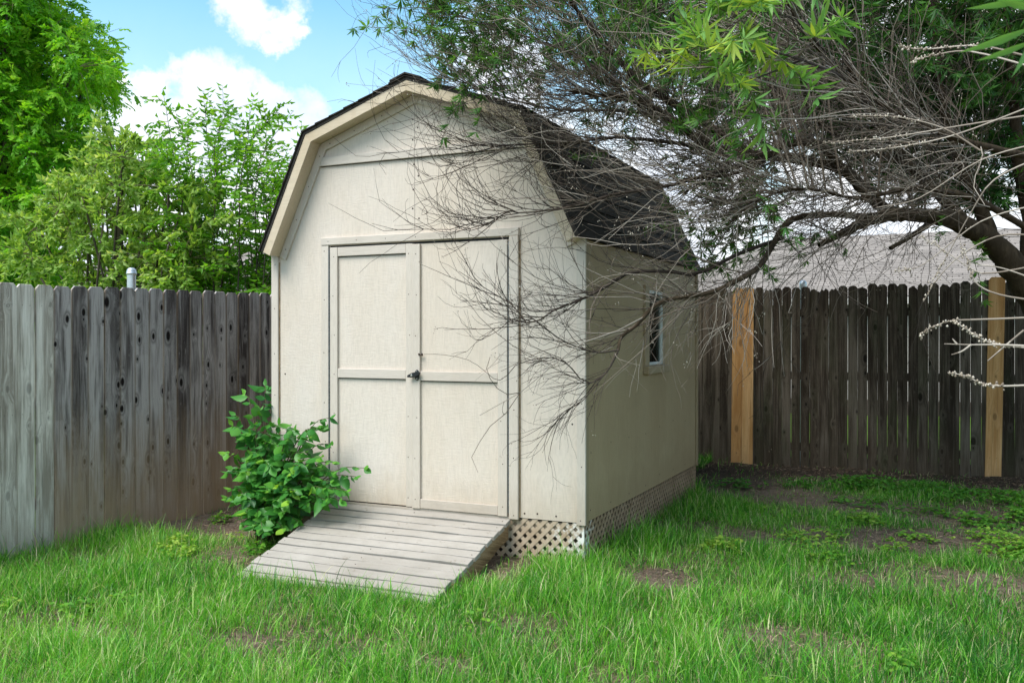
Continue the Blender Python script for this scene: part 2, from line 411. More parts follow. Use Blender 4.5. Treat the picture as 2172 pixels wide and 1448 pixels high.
def ground_material():
    M = Mat('bare_soil'); pos = M.n('NewGeometry').outputs['Position']
    a = M.noise(M.map(pos, (1.1, 1.1, 1.1)), 1.0, 6, .6); b = M.noise(M.map(pos, (24, 24, 24)), 1.0, 6, .7)
    c = M.noise(M.map(pos, (110, 45, 60)), 1.0, 4, .7)
    col = M.ramp(b, [(.3, (.06, .045, .033)), (.55, (.16, .122, .088)), (.75, (.34, .27, .20))])
    col = M.mix(M.ramp(a, [(.42, 0.0), (.62, .6)]), col, (.24, .185, .138))
    col = M.mix(1.0, col, M.ramp(c, [(.3, .6), (.7, 1.35)]), 'MULTIPLY')
    sx = M.n('SeparateXYZ', {0: pos})
    # the mulched strip beside the back fence is dark
    st = M.math('MULTIPLY', M.ramp(M.math('ADD', sx.outputs['Y'], M.math('MULTIPLY', a, .9)), [(0, 0), (1, 0)]), 1.0)
    yy = M.n('MapRange', {'Value': M.math('ADD', sx.outputs['Y'], M.math('MULTIPLY', b, .5)), 'From Min': 3.45, 'From Max': 4.0}).outputs[0]
    col = M.mix(M.math('MULTIPLY', yy, .85), col, M.ramp(b, [(.35, (.018, .013, .010)), (.7, (.06, .044, .034))]))
    M.bsdf(col, .97, M.bump(M.math('ADD', b, c), .8, .02), .1); return M.m
SOIL = ground_material()

def lawn_material():
    M = Mat('far_lawn'); pos = M.n('NewGeometry').outputs['Position']
    b = M.noise(M.map(pos, (30, 30, 30)), 1.0, 5, .7); a = M.noise(M.map(pos, (.8, .8, .8)), 1.0, 4)
    col = M.ramp(b, [(.3, (.06, .12, .012)), (.6, (.14, .26, .03)), (.8, (.26, .38, .06))])
    M.bsdf(col, .9, M.bump(b, .6, .03), .1); return M.m
LAWN = lawn_material()

# ------------------------------------------------------------------ ground
GP = np.array([(-1.25,-3,-.33),(-1.25,-1,-.335),(-1.25,.6,-.345),(-1.25,3,-.35),(.5,-1,-.31),(1.93,-1,-.30),(2.44,0,-.255),(2.44,2.9,-.25),
   (2.6,4.3,-.15),(3.6,4.3,-.14),(4.94,4.2,-.145),(7,4.3,-.13),(3,-2,-.30),(4.5,-1,-.28),(4.2,1.5,-.235),(7,0,-.22),(0,-3,-.32),(4.4,-5.4,-.3),
   (-6,0,-.36),(0,9,-.3),(8,9,-.2),(1.2,1.5,-.31),(-12,-12,-.3),(14,-12,-.3),(14,16,-.3),(-12,16,-.35)])
def gz(x, y):
    x = np.asarray(x, float); y = np.asarray(y, float)
    d = (x[..., None]-GP[:, 0])**2 + (y[..., None]-GP[:, 1])**2 + .05
    w = d**-1.6
    z = (w*GP[:, 2]).sum(-1)/w.sum(-1)
    return z + .012*np.sin(x*3.1+y*1.7)*np.sin(y*2.6-x*1.3)
fx = np.concatenate([[-400,-150,-60,-25,-14], np.arange(-8, 12.01, .11), [16,30,70,160,400]])
fy = np.concatenate([[-400,-150,-60,-25,-12], np.arange(-7, 12.01, .11), [16,30,70,160,400]])
X, Y = np.meshgrid(fx, fy, indexing='ij')
Z = gz(X, Y) + rng.normal(0, .004, X.shape)
idx = np.arange(X.size).reshape(X.shape)
lp = np.stack([idx[:-1, :-1], idx[1:, :-1], idx[1:, 1:], idx[:-1, 1:]], -1).ravel()
g = np_mesh('ground', np.stack([X, Y, Z], -1), lp, np.full(len(lp)//4, 4), SOIL, smooth=True)
g['kind'] = 'structure'
def lawn(name, x0, x1, y0, y1, step=.6):
    xs = np.arange(x0, x1+.01, step); ys = np.arange(y0, y1+.01, step)
    X, Y = np.meshgrid(xs, ys, indexing='ij'); Zl = gz(X, Y) + .03 + rng.uniform(0, .02, X.shape)
    idx = np.arange(X.size).reshape(X.shape)
    lp = np.stack([idx[:-1, :-1], idx[1:, :-1], idx[1:, 1:], idx[:-1, 1:]], -1).ravel()
    o = np_mesh(name, np.stack([X, Y, Zl], -1), lp, np.full(len(lp)//4, 4), LAWN, smooth=True); o['kind'] = 'structure'
lawn('lawn', -1.0, 26.0, 4.75, 12.0)
lawn('lawn', -24.0, -1.6, -10.0, 24.0)

# ------------------------------------------------------------------ shed
W, D = 2.44, 2.98
shed = thing('garden_shed', 'beige wooden garden shed with gambrel roof and double doors', 'shed', (1.22, 1.49, -.30))
EX, EZ, KX, KZ, AX, AZ = -.020, 1.800, .365, 2.628, 1.22, 2.925     # outer roof profile (left half)
def offs(d):        # roof profile moved inwards by d: eave, knee, apex (left), mirrored on demand
    e = np.array([EX, EZ]); k = np.array([KX, KZ]); a = np.array([AX, AZ])
    t1 = (k-e)/np.linalg.norm(k-e); n1 = np.array([t1[1], -t1[0]]); t2 = (a-k)/np.linalg.norm(a-k); n2 = np.array([t2[1], -t2[0]])
    e2 = e + n1*d
    A = np.array([t1, -t2]).T; s = np.linalg.solve(A, (k+n2*d)-(e+n1*d)); k2 = e + n1*d + t1*s[0]
    s2 = (AX-(k+n2*d)[0])/t2[0]; a2 = k + n2*d + t2*s2
    return [tuple(e2), tuple(k2), tuple(a2)]
mir = lambda p: (W-p[0], p[1])
def prof(d, zb=None):
    e, k, a = offs(d)
    return [e, k, a, mir(k), mir(e)]
wp = prof(.032)
DX0, DX1, DZ = .505, 1.922, 1.822
m = MB()
m.prism([(0, 0), (DX0, 0), (DX0, DZ), (0.0, DZ-.03), ], 0, .015)
m.prism([(DX1, 0), (W, 0), (W, DZ-.03), (DX1, DZ)], 0, .015)
zl = DZ
xl = np.interp(zl, [wp[0][1], wp[1][1]], [wp[0][0], wp[1][0]])
m.prism([(0.0, DZ-.03), (DX0, DZ), (DX1, DZ), (W, DZ-.03), (W-xl, zl), wp[3], wp[2], wp[1], (xl, zl)], 0, .015)
nails = MB()
for px, pz in [(1.19, 2.66), (1.19, 2.52), (1.20, 2.35), (1.195, 2.18), (1.19, 2.05), (1.23, 2.6), (1.24, 2.43), (1.235, 2.27), (1.24, 1.98), (2.03, .03), (2.12, .035), (2.25, .03), (2.36, .62), (.22, .05), (.33, .05), (.1, .9)]:
    m.disc((px, 0, pz), (0, -1, 0), .0065, .001, mi=1)
m.box((1.2055, -.0008, 1.883), (1.2075, .001, 2.39), mi=2); m.box((1.2055, -.0008, 2.461), (1.2075, .001, 2.76), mi=2)
for x0 in (.0492, 1.9955): m.box((x0, -.005, .0), (x0+.006, .0008, 1.80 if x0 > 1 else 1.72), mi=3)
front = m.build('front_wall', [SIDING, NAIL, NAIL, RUSTY], shed)
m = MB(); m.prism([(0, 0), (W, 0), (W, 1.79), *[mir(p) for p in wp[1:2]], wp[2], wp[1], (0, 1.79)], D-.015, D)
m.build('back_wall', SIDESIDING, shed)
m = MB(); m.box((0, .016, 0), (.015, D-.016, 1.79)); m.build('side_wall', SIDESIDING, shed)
WY0, WY1, WZ0, WZ1 = 1.385, 1.775, .955, 1.53
m = MB()
for lo, hi in (((2.425, .016, 0), (2.44, WY0, 1.785)), ((2.425, WY1, 0), (2.44, D-.016, 1.785)), ((2.425, WY0, 0), (2.44, WY1, WZ0)), ((2.425, WY0, WZ1), (2.44, WY1, 1.785))): m.box(lo, hi)
for py in np.arange(.12, 2.9, .405):
    for pz in (.06, .45, .9, 1.3): m.disc((2.44, py + rng.uniform(-.01, .01), pz + rng.uniform(-.02, .02)), (1, 0, 0), .005, .001, mi=1)
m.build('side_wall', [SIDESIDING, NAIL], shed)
m = MB(); m.box((.02, .02, -.012), (2.42, D-.02, -.002)); m.box((.02, .35, 0), (2.42, .36, 1.75)); m.box((2.0, .36, 0), (2.01, D-.05, 1.75)); m.build('floor_dark_backing', DARKIN, shed)  # floor plus near-black upright sheets that stand in for the inside shade
m = MB(); m.box((.012, .018, -.085), (2.428, .055, -.013)); m.box((2.385, .056, -.085), (2.424, D-.02, -.013)); m.box((.016, .056, -.085), (.055, D-.02, -.013)); m.box((.02, .30, -.40), (2.40, .34, -.09)); m.box((2.18, .36, -.40), (2.22, D-.02, -.09)); m.build('floor_frame', LATM, shed)

# roof
Y0, Y1 = -.140, D+.10
po, pi = prof(.010), prof(.030)
m = MB(); m.prism(po + pi[::-1], Y0, Y1); roof = m.build('roof', SHINGLE, shed)
m = MB()
def courses(e, k, ncs):
    e = np.array(e); k = np.array(k); L = np.linalg.norm(k-e); t = (k-e)/L
    n = np.array([-t[1], t[0]]) if e[0] < k[0] else np.array([t[1], -t[0]])
    ex = L/ncs
    for i in range(ncs):
        segs = 9
        cuts = np.linspace(Y0-.012, Y1+.012, segs+1)
        for j in range(segs):
            y0, y1 = cuts[j], cuts[j+1]
            jit = rng.uniform(-.004, .004)
            a = e + t*(ex*i - .010 + jit); b = e + t*(ex*(i+1) + .02); b = e + t*min(L, ex*(i+1)+.02)
            th = .012 + rng.uniform(-.0015, .002)
            p = [a + n*.001, a + n*th, b + n*.0035, b + n*.0005]
            v = [(q[0], y0, q[1]) for q in p] + [(q[0], y1, q[1]) for q in p]
            bc = [(yy + i*.13, ex*i + (0 if q < 2 else .999*ex), 0) for yy in (y0, y1) for q in range(4)]
            m.add(v, [(0,1,2,3),(7,6,5,4),(0,4,5,1),(1,5,6,2),(2,6,7,3),(3,7,4,0)], bc)
pp = prof(.0095)
courses(pp[0], pp[1], 7); courses(pp[4], pp[3], 7); courses(pp[1], pp[2], 7); courses(pp[3], pp[2], 7)
for sgn in (-1, 1):
    for j in range(22):
        y0 = Y0-.014 + j*(Y1-Y0+.02)/22; y1 = y0 + (Y1-Y0+.02)/22 + .03
        a = np.array([AX, AZ+.013]); b = np.array([AX+sgn*.12, AZ+.013-.12*.344])
        m.add([(a[0], y0, a[1]+.003), (b[0], y0, b[1]+.003), (b[0], y1, b[1]-.002), (a[0], y1, a[1]-.002), (a[0], y0, a[1]-.008), (b[0], y0, b[1]-.008), (b[0], y1, b[1]-.012), (a[0], y1, a[1]-.012)],
              [(0,1,2,3),(4,7,6,5),(0,4,5,1),(1,5,6,2),(2,6,7,3),(3,7,4,0)])
m.build('shingles', SHINGLE, roof)

# rake boards, soffit, wall trim that follows the gable
def band(d0, d1, y0, y1, name, mat, nail=False, lower=True):
    A, B = offs(d0), offs(d1)
    for right in (0, 1):
        f = mir if right else (lambda p: p)
        for seg in (0, 1):
            if seg == 0 and not lower: continue
            q = [f(A[seg]), f(A[seg+1]), f(B[seg+1]), f(B[seg])]
            m = MB(); m.prism(q, y0, y1)
            if nail:
                for tt in (.08, .35, .65, .92):
                    c = (np.array(q[0])+np.array(q[3]))/2*(1-tt) + (np.array(q[1])+np.array(q[2]))/2*tt
                    m.disc((c[0], y0, c[1]), (0, -1, 0), .005, .001, mi=1)
            m.build(name, [mat, NAIL], shed, bevel=.0015)
band(.0315, .098, -.136, -.098, 'rake_board', RAKEP)
band(.0315, .090, -.097, -.001, 'soffit', RAKEP)
band(.092, .150, -.018, -.0008, 'gable_trim', TRIMV, True)
m = MB()
zt, zb2 = 2.458, 2.396
xs = lambda z: np.interp(z, [offs(.151)[0][1], offs(.151)[1][1]], [offs(.151)[0][0], offs(.151)[1][0]])
m.prism([(xs(zb2)+.001, zb2), (W-xs(zb2)-.001, zb2), (W-xs(zt)-.001, zt), (xs(zt)+.001, zt)], -.020, -.001)
m.prism([(xs(zb2)+.001, zb2-.006), (W-xs(zb2)-.001, zb2-.006), (W-xs(zb2)-.001, zb2-.001), (xs(zb2)+.001, zb2-.001)], -.004, -.001, mi=1)  # dark strip under the band, painted in for its shade
m.build('gable_band', [TRIMH, SHADESTRIP], shed, bevel=.002)
# corner and door casings
def board_v(x0, x1, z0, z1, name, mat=TRIMV, y0=-.018, y1=-.001, nl=6):
    m = MB(); m.box((x0, y0, z0), (x1, y1, z1))
    for z in np.linspace(z0+.05, z1-.05, nl): m.disc(((x0+x1)/2+rng.uniform(-.008, .008), y0, z+rng.uniform(-.04, .04)), (0, -1, 0), .0058, .001, mi=1)
    return m.build(name, [mat, NAIL], shed, bevel=.0025)
board_v(-.014, .048, -.012, 1.782, 'corner_trim')
board_v(2.395, 2.455, -.012, 1.80, 'corner_trim')
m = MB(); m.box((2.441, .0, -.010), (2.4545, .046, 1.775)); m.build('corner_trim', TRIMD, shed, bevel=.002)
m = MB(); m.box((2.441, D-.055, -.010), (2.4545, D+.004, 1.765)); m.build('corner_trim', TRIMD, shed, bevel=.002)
board_v(.437, .499, -.006, DZ+.003, 'door_casing')
board_v(1.929, 1.994, -.010, DZ+.003, 'door_casing', y0=-.026)
m = MB(); m.box((.435, -.022, DZ+.005), (1.996, -.001, 1.880))
for px in np.linspace(.5, 1.95, 7): m.disc((px, -.022, 1.853), (0, -1, 0), .0058, .001, mi=1)
m.build('door_header', [TRIMH, NAIL], shed, bevel=.003)
m = MB(); m.box((.506, -.012, -.014), (1.921, .0005, .0035)); m.build('threshold', TRIMH, shed)
# doors
def door(x0, x1, z0, z1, stiles, rails, yo, name, label=None):
    m = MB(); m.box((x0, yo, z0), (x1, yo+.018, z1))
    d = m.build(name, SIDING, shed, bevel=.0015)
    if label: d['label'] = label
    for (a, b) in stiles:
        m = MB(); m.box((a, yo-.019, z0-.002), (b, yo-.001, z1-.002))
        for z in np.linspace(z0+.06, z1-.07, 7): m.disc((a+(b-a)*rng.uniform(.35, .65), yo-.019, z), (0, -1, 0), .0055, .001, mi=1)
        m.build('stile', [TRIMV, NAIL], d, bevel=.0025)
    for (a, b, c, e) in rails:
        m = MB(); m.box((a, yo-.017, c), (b, yo-.001, e)); m.build('rail', TRIMH, d, bevel=.0025)
        m = MB(); m.box((a, yo-.004, c-.006), (b, yo-.001, c-.001)); m.build('rail_shade_strip', SHADESTRIP, d)  # dark strip along the rail's lower edge stands in for its shade
    return d
dl = door(.512, 1.196, .010, 1.812, [(.511, .574), (1.143, 1.195)], [(.575, 1.142, 1.745, 1.809), (.575, 1.142, .882, .947)], .004, 'door')
dr = door(1.199, 1.916, .005, 1.806, [(1.197, 1.259), (1.846, 1.915)], [(1.260, 1.845, .874, .938), (1.260, 1.845, .006, .070)], -.004, 'door')
m = MB(); m.box((.4995, .001, 0), (.511, .014, DZ)); m.box((1.9165, .001, 0), (1.9285, .014, DZ)); m.box((.512, .006, 1.8125), (1.916, .014, DZ-.001)); m.build('gap_shade_strip', SHADESTRIP, shed)  # near-black strips in the door gaps, standing in for shade there
for hx_, dr_ in ((.5055, dl), (1.9225, dr)):
    m = MB(); z = .03
    while z < 1.79:
        ring = [(hx_ + .0042*math.cos(q*math.pi/3), -.016 + .0042*math.sin(q*math.pi/3)) for q in range(6)]
        m.prism(ring, z, z + .021, axis=2); z += .0245
    m.build('hinge', HINGE, dr_)
# T-handle lock
hx, hz, hy = 1.240, .912, -.0235
m = MB()
k = 20
ring = [(hx + .019*math.cos(2*math.pi*i/k), hz + .037*math.sin(2*math.pi*i/k)) for i in range(k)]
m.prism(ring, hy-.007, hy)
hd = m.build('door_handle', BLACK, dr, bevel=.002)
m = MB()
ca, sa = math.cos(math.radians(14)), math.sin(math.radians(14))
def hp(a, b): return (hx - .004 + a*ca - b*sa, hz + .006 + a*sa + b*ca)
m.prism([hp(-.062, -.007), hp(-.02, -.018), hp(.014, -.014), hp(.038, -.006), hp(.040, .006), hp(.012, .013), hp(-.02, .015), hp(-.060, .006)], hy-.030, hy-.012)
m.prism([(hx-.012, hz-.012), (hx+.010, hz-.012), (hx+.010, hz+.013), (hx-.012, hz+.013)], hy-.012, hy-.006)
m.disc((hx, hy-.007, hz-.026), (0, -1, 0), .004, .001, mi=1); m.disc((hx-.002, hy-.007, hz+.027), (0, -1, 0), .004, .001, mi=1)
kx, kz = hp(-.027, 0)
m.disc((kx, hy-.030, kz), (0, -1, 0), .0085, .002, 14, mi=1); m.disc((kx, hy-.032, kz), (0, -1, 0), .003, .0012, 8, mi=2)
m.build('lever', [BLACK, CHROME, NAIL], hd, bevel=.0015)
m = MB(); m.box((1.252, -.030, 1.044), (1.284, -.022, 1.053)); m.box((1.252, -.034, 1.052), (1.260, -.022, 1.060)); m.box((1.276, -.034, 1.052), (1.284, -.022, 1.060)); m.build('latch_hook', NAIL, dr)

# window
m = MB()
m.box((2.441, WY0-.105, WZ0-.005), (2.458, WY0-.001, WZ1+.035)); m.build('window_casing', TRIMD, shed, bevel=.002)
m = MB()
fx0, fx1 = 2.430, 2.452
m.box((fx0, WY0, WZ0), (fx1, WY0+.014, WZ1)); m.box((fx0, WY1-.045, WZ0), (fx1, WY1, WZ1)); m.box((fx0, WY0+.0145, WZ0), (fx1, WY1-.0455, WZ0+.022)); m.box((fx0, WY0+.0145, WZ1-.028), (fx1, WY1-.0455, WZ1))
win = m.build('window', ALU, shed, bevel=.002)
m = MB(); m.box((2.436, WY0+.015, WZ0+.0225), (2.4385, WY1-.046, WZ1-.0285)); m.build('pane', GLASS, win)
m = MB()
for yy in np.linspace(WY0+.07, WY1-.10, 4): m.box((2.426, yy, WZ0+.023), (2.430, yy+.005, WZ1-.029))
for zz in np.linspace(WZ0+.12, WZ1-.13, 4): m.box((2.4205, WY0+.016, zz), (2.4255, WY1-.047, zz+.005))
m.build('security_bars', ALU, win)
m = MB(); m.box((2.441, WY0-.11, WZ0-.065), (2.486, WY1+.10, WZ0-.006)); m.build('window_sill', TRIMD, shed, bevel=.003)
m = MB(); m.box((2.441, WY1+.001, WZ0-.005), (2.456, WY1+.06, WZ1+.035)); m.build('window_casing', TRIMD, shed, bevel=.002)
# lattice skirts: two crossed layers of slats clipped to the strip
def lattice(u0, u1, z0, z1, place, mat, pitch=.0700, w=.0255, th=.0024):
    m = MB()
    def clip(poly):
        def cut(poly, f):
            out = []
            for i in range(len(poly)):
                a, b = poly[i], poly[(i+1) % len(poly)]; fa, fb = f(a), f(b)
                if fa >= 0: out.append(a)
                if (fa >= 0) != (fb >= 0):
                    t = fa/(fa-fb); out.append((a[0]+(b[0]-a[0])*t, a[1]+(b[1]-a[1])*t))
            return out
        for f in (lambda p: p[0]-u0, lambda p: u1-p[0], lambda p: p[1]-z0, lambda p: z1-p[1]):
            if poly: poly = cut(poly, f)
        return poly
    hw = w/2*math.sqrt(2)
    for lay, sg in ((0, 1), (1, -1)):
        c = u0 - 1
        while c < u1 + 1:
            q = [(c-hw, z0), (c+hw, z0), (c+hw+sg*(z1-z0), z1), (c-hw+sg*(z1-z0), z1)]
            q = clip(q)
            if len(q) > 2:
                o0 = lay*(th+.0006); n = len(q)
                v = [place(p[0], p[1], o0) for p in q] + [place(p[0], p[1], o0+th) for p in q]
                f = [tuple(range(n)), tuple(range(2*n-1, n-1, -1))] + [(i, i+n, (i+1) % n+n, (i+1) % n) for i in range(n)]
                m.add(v, f)
            c += pitch
    return m.build('lattice_skirt', mat, shed)
lattice(.02, 2.43, -.36, -.004, lambda u, z, o: (u, .004+o, z), LATF)
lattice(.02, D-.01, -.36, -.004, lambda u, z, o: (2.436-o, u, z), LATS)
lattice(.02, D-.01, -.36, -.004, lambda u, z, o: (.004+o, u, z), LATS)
m = MB(); m.box((2.4265, -.004, -.36), (2.441, .003, -.004)); m.build('lattice_corner', LATF, shed)

# ------------------------------------------------------------------ ramp
ramp = thing('entry_ramp', 'worn beige plank ramp sloping from the shed doors into the grass', 'ramp', (1.23, -.55, -.30))
RX0, RX1 = .527, 1.930
sl = math.atan2(.280, .985); cr, sr = math.cos(sl), math.sin(sl)
def rp(t, h): return (-.022 - t*cr - h*sr, -.010 - t*sr + h*cr)      # (y, z) along the slope
m = MB(); nb = 13; bw = .0885
t0 = 0
for i in range(nb):
    a, b = t0, t0 + bw - .0125 - rng.uniform(0, .004); t0 += bw
    dh = rng.uniform(-.0025, .0025); e0 = rng.uniform(-.006, .006); e1 = rng.uniform(-.008, .008)
    ns = 8
    xs_ = np.linspace(RX0+e0, RX1+e1, ns+1)
    wob = rng.normal(0, .0014, ns+1)
    vs = []; 
    for j, x in enumerate(xs_):
        h1 = dh + wob[j]; sk = wob[::-1][j]*.8
        for (tt, hh) in ((a+sk, h1), (b+sk, h1 - .001), (b+sk, h1-.030), (a+sk, h1-.030)):
            y, z = rp(tt, hh); vs.append((x, y, z))
    fs = [(0, 3, 2, 1), tuple(4*ns+q for q in (0, 1, 2, 3))]
    for j in range(ns):
        for q in range(4): fs.append((4*j+q, 4*j+(q+1) % 4, 4*j+4+(q+1) % 4, 4*j+4+q))
    m.add(vs, fs)
    for x in (RX0+.03, RX0+.7, RX1-.03):
        y, z = rp((a+b)/2 + rng.uniform(-.012, .012), dh)
        m.disc((x+rng.uniform(-.01, .01), y, z), (0, -sr, cr), .0042, .0012, mi=1)
m.build('deck', [DECKP, NAIL], ramp, bevel=.0025)
for x0, x1 in ((RX0+.012, RX0+.050), (1.21, 1.248), (RX1-.046, RX1-.008)):
    q = [rp(0.002, -.031), rp(1.05, -.031), rp(1.10, -.05), (rp(.62, 0)[0], -.335), (rp(0, 0)[0]-.13, -.175), (rp(.002, -.031)[0], -.148)]
    v = [(x0, *p) for p in q] + [(x1, *p) for p in q]; n = len(q)
    bc = [((x0+x1)*3 + p[1]*cr + p[0]*.28, x0, 1.0 - p[0]) for _ in (0, 1) for p in q]
    m = MB(); m.add(v, [tuple(range(n)), tuple(range(2*n-1, n-1, -1))] + [(i, i+n, (i+1) % n+n, (i+1) % n) for i in range(n)], bc)
    m.build('stringer', STRM, ramp, bevel=.002)

# ------------------------------------------------------------------ fences
def picket(m, place, u0, u1, z0, z1, seed, ear=.028, th=.016, lean=0.0, mi=0, chip=0.0):
    ns = 6
    e = ear
    prof_ = [(u0, z0), (u1, z0), (u1, z1-e), (u1-e*.9, z1), (u0+e*.9, z1), (u0, z1-e)]
    if chip > 0:      # broken, split top
        a = [(u1, z1-e-rng.uniform(0, chip)), (u1-(u1-u0)*.3, z1-rng.uniform(0, chip)), (u1-(u1-u0)*.5, z1-rng.uniform(.2, 1)*chip), (u0+(u1-u0)*.3, z1-rng.uniform(0, chip*.6)), (u0, z1-e-rng.uniform(0, chip))]
        prof_ = [(u0, z0), (u1, z0)] + a
    n = len(prof_)
    uc = (u0+u1)/2
    def P(p, o): return place(p[0] + lean*(p[1]-z0), p[1], o)
    v = [P(p, 0) for p in prof_] + [P(p, th) for p in prof_]
    bc = [(p[0]-uc, seed, p[1]-z0) for p in prof_]*2
    m.add(v, [tuple(range(n)), tuple(range(2*n-1, n-1, -1))] + [(i, i+n, (i+1) % n+n, (i+1) % n) for i in range(n)], bc, mi)

# side fence, in the plane x = -1.25 (pickets towards the yard)
fl = thing('picket_fence', 'weathered grey dog-eared picket fence left of the shed', 'fence', (-1.25, .6, -.35), )
ztop = lambda y: 1.535 + .0185*(y+1.15)
m = MB()
pw = .1455
for i in range(-16, 38):
    y0 = -.867 + i*pw; y1 = y0 + pw - .004 - rng.uniform(0, .003)
    th_off = rng.uniform(-.004, .004)
    zb = float(gz(-1.25, y0+.07)) - .02
    zt_ = ztop(y0) + rng.uniform(-.006, .006)
    pl_ = lambda u, z, o, t=th_off: (-1.25 + t - o, u, z)
    if i < 0 and i >= -3:
        mm = MB(); t2 = .012 if i == -3 else th_off
        pl2 = lambda u, z, o, t=t2: (-1.25 + t - o, u, z)
        picket(mm, pl2, y0, y1, zb, zt_, 100+i, lean=0)
        for zz in (.05, 1.0, 1.75):
            for q in (.3, .7): mm.disc((-1.25+t2, y0+pw*q, zb+zz), (1, 0, 0), .004, .001, mi=1)
        mm.build('picket', [FENP, NAIL], fl, bevel=.002, label='pale silver-grey newer picket')
    else:
        picket(m, pl_, y0, y1, zb, zt_, i + .5, lean=rng.uniform(-.002, .002))
        for zz in (.28, 1.02, 1.62):
            for q in (.3, .7): m.disc((-1.25+th_off, y0+pw*q+rng.uniform(-.01, .01), zb+zz+rng.uniform(-.015, .015)), (1, 0, 0), .0038, .001, mi=1)
m.build('picket_panel', [FENL, NAIL], fl, bevel=.002)
for zz in (.0, .7, 1.32):
    m = MB(); m.box((-1.313, -3.2, zz-.045), (-1.275, 4.6, zz+.045)); m.build('rail', FENL, fl)
for y, zt_ in ((-2.55, 1.56), (-.085, 1.705), (2.35, 1.62), (4.4, 1.6)):
    P = np.array([[(-1.352, y, -.4), (-1.352, y, .6), (-1.352, y, zt_-.03)]]); V, l, t, _ = tubes(P, np.full((1, 3), .034), 16)
    post = np_mesh('post', V, l, t, STEEL, fl, smooth=True)
    zs = [(zt_-.040, .0345), (zt_-.039, .040), (zt_-.024, .040), (zt_-.022, .038), (zt_-.010, .037), (zt_+.004, .032), (zt_+.014, .022), (zt_+.018, .002)]
    P = np.array([[(-1.352, y, z) for z, r in zs]]); V, l, t, _ = tubes(P, np.array([[r for z, r in zs]]), 16)
    np_mesh('post_cap', V, l, t, STEEL, post, smooth=True)

# back fence, in the plane y = 4.3
fr_ = thing('picket_fence', 'dark mossy picket fence with new tan boards behind the shed', 'fence', (4.0, 4.3, -.15))
m = MB(); pitch = .0915
x = -1.2; i = 0
ztr = lambda x: 1.680 + (x-2.6)*.010
while x < 9.2:
    wd = pitch - rng.choice([.0006, .0018, .003, .0045], p=[.35, .3, .2, .15])
    off = rng.uniform(-.003, .003)
    zb = float(gz(x, 4.3)) - .015 + rng.uniform(0, .012)
    zt_ = ztr(x) + rng.uniform(-.022, .012)
    ch = rng.uniform(.02, .06) if rng.random() < .28 else 0
    picket(m, lambda u, z, o, t=off: (u, 4.3 + t + o, z), x, x+wd, zb, zt_, i+.5, ear=.024, lean=rng.uniform(-.0025, .0025), chip=ch)
    for zz in (.16, .92, 1.62): m.disc((x+wd*.35, 4.3+off, zb+zz), (0, -1, 0), .0035, .001, mi=1)
    x += pitch; i += 1
m.build('picket_panel', [FENR, NAIL], fr_, bevel=.0015)
for zz in (.05, .78, 1.42):
    m = MB(); m.box((-1.2, 4.3225, zz-.04), (9.2, 4.36, zz+.04)); m.build('rail', FENR, fr_)
def tan(x0, x1, top, name, lean=0.0):
    m = MB(); zb = float(gz(x0, 4.27)) - .02
    picket(m, lambda u, z, o: (u, 4.278+o, z), x0, x1, zb, top, x0*3.3, ear=.026, th=.016, lean=lean)
    for zz in (.2, .95, 1.65):
        for q in (.3, .7): m.disc((x0+(x1-x0)*q, 4.278, zb+zz), (0, -1, 0), .0038, .001, mi=1)
    m.build('picket', [FENN, NAIL], fr_, bevel=.002, label=name)
tan(2.493, 2.600, 1.688, 'new tan cedar picket', .010); tan(2.603, 2.716, 1.690, 'new tan cedar picket', .006)
tan(4.865, 5.003, 1.735, 'wide new tan cedar picket', .016)
for x, zt_ in ((1.0, 1.68), (3.205, 1.722), (5.45, 1.70), (7.6, 1.70)):
    P = np.array([[(x, 4.395, -.3), (x, 4.395, .6), (x, 4.395, zt_-.03)]]); V, l, t, _ = tubes(P, np.full((1, 3), .030), 14)
    post = np_mesh('post', V, l, t, STEEL, fr_, smooth=True)
    zs = [(zt_-.045, .036), (zt_-.012, .038), (zt_+.008, .037), (zt_+.022, .030), (zt_+.034, .018), (zt_+.038, .002)]
    P = np.array([[(x, 4.395, z) for z, r in zs]]); V, l, t, _ = tubes(P, np.array([[r for z, r in zs]]), 14)
    np_mesh('post_cap', V, l, t, STEEL, post, smooth=True)

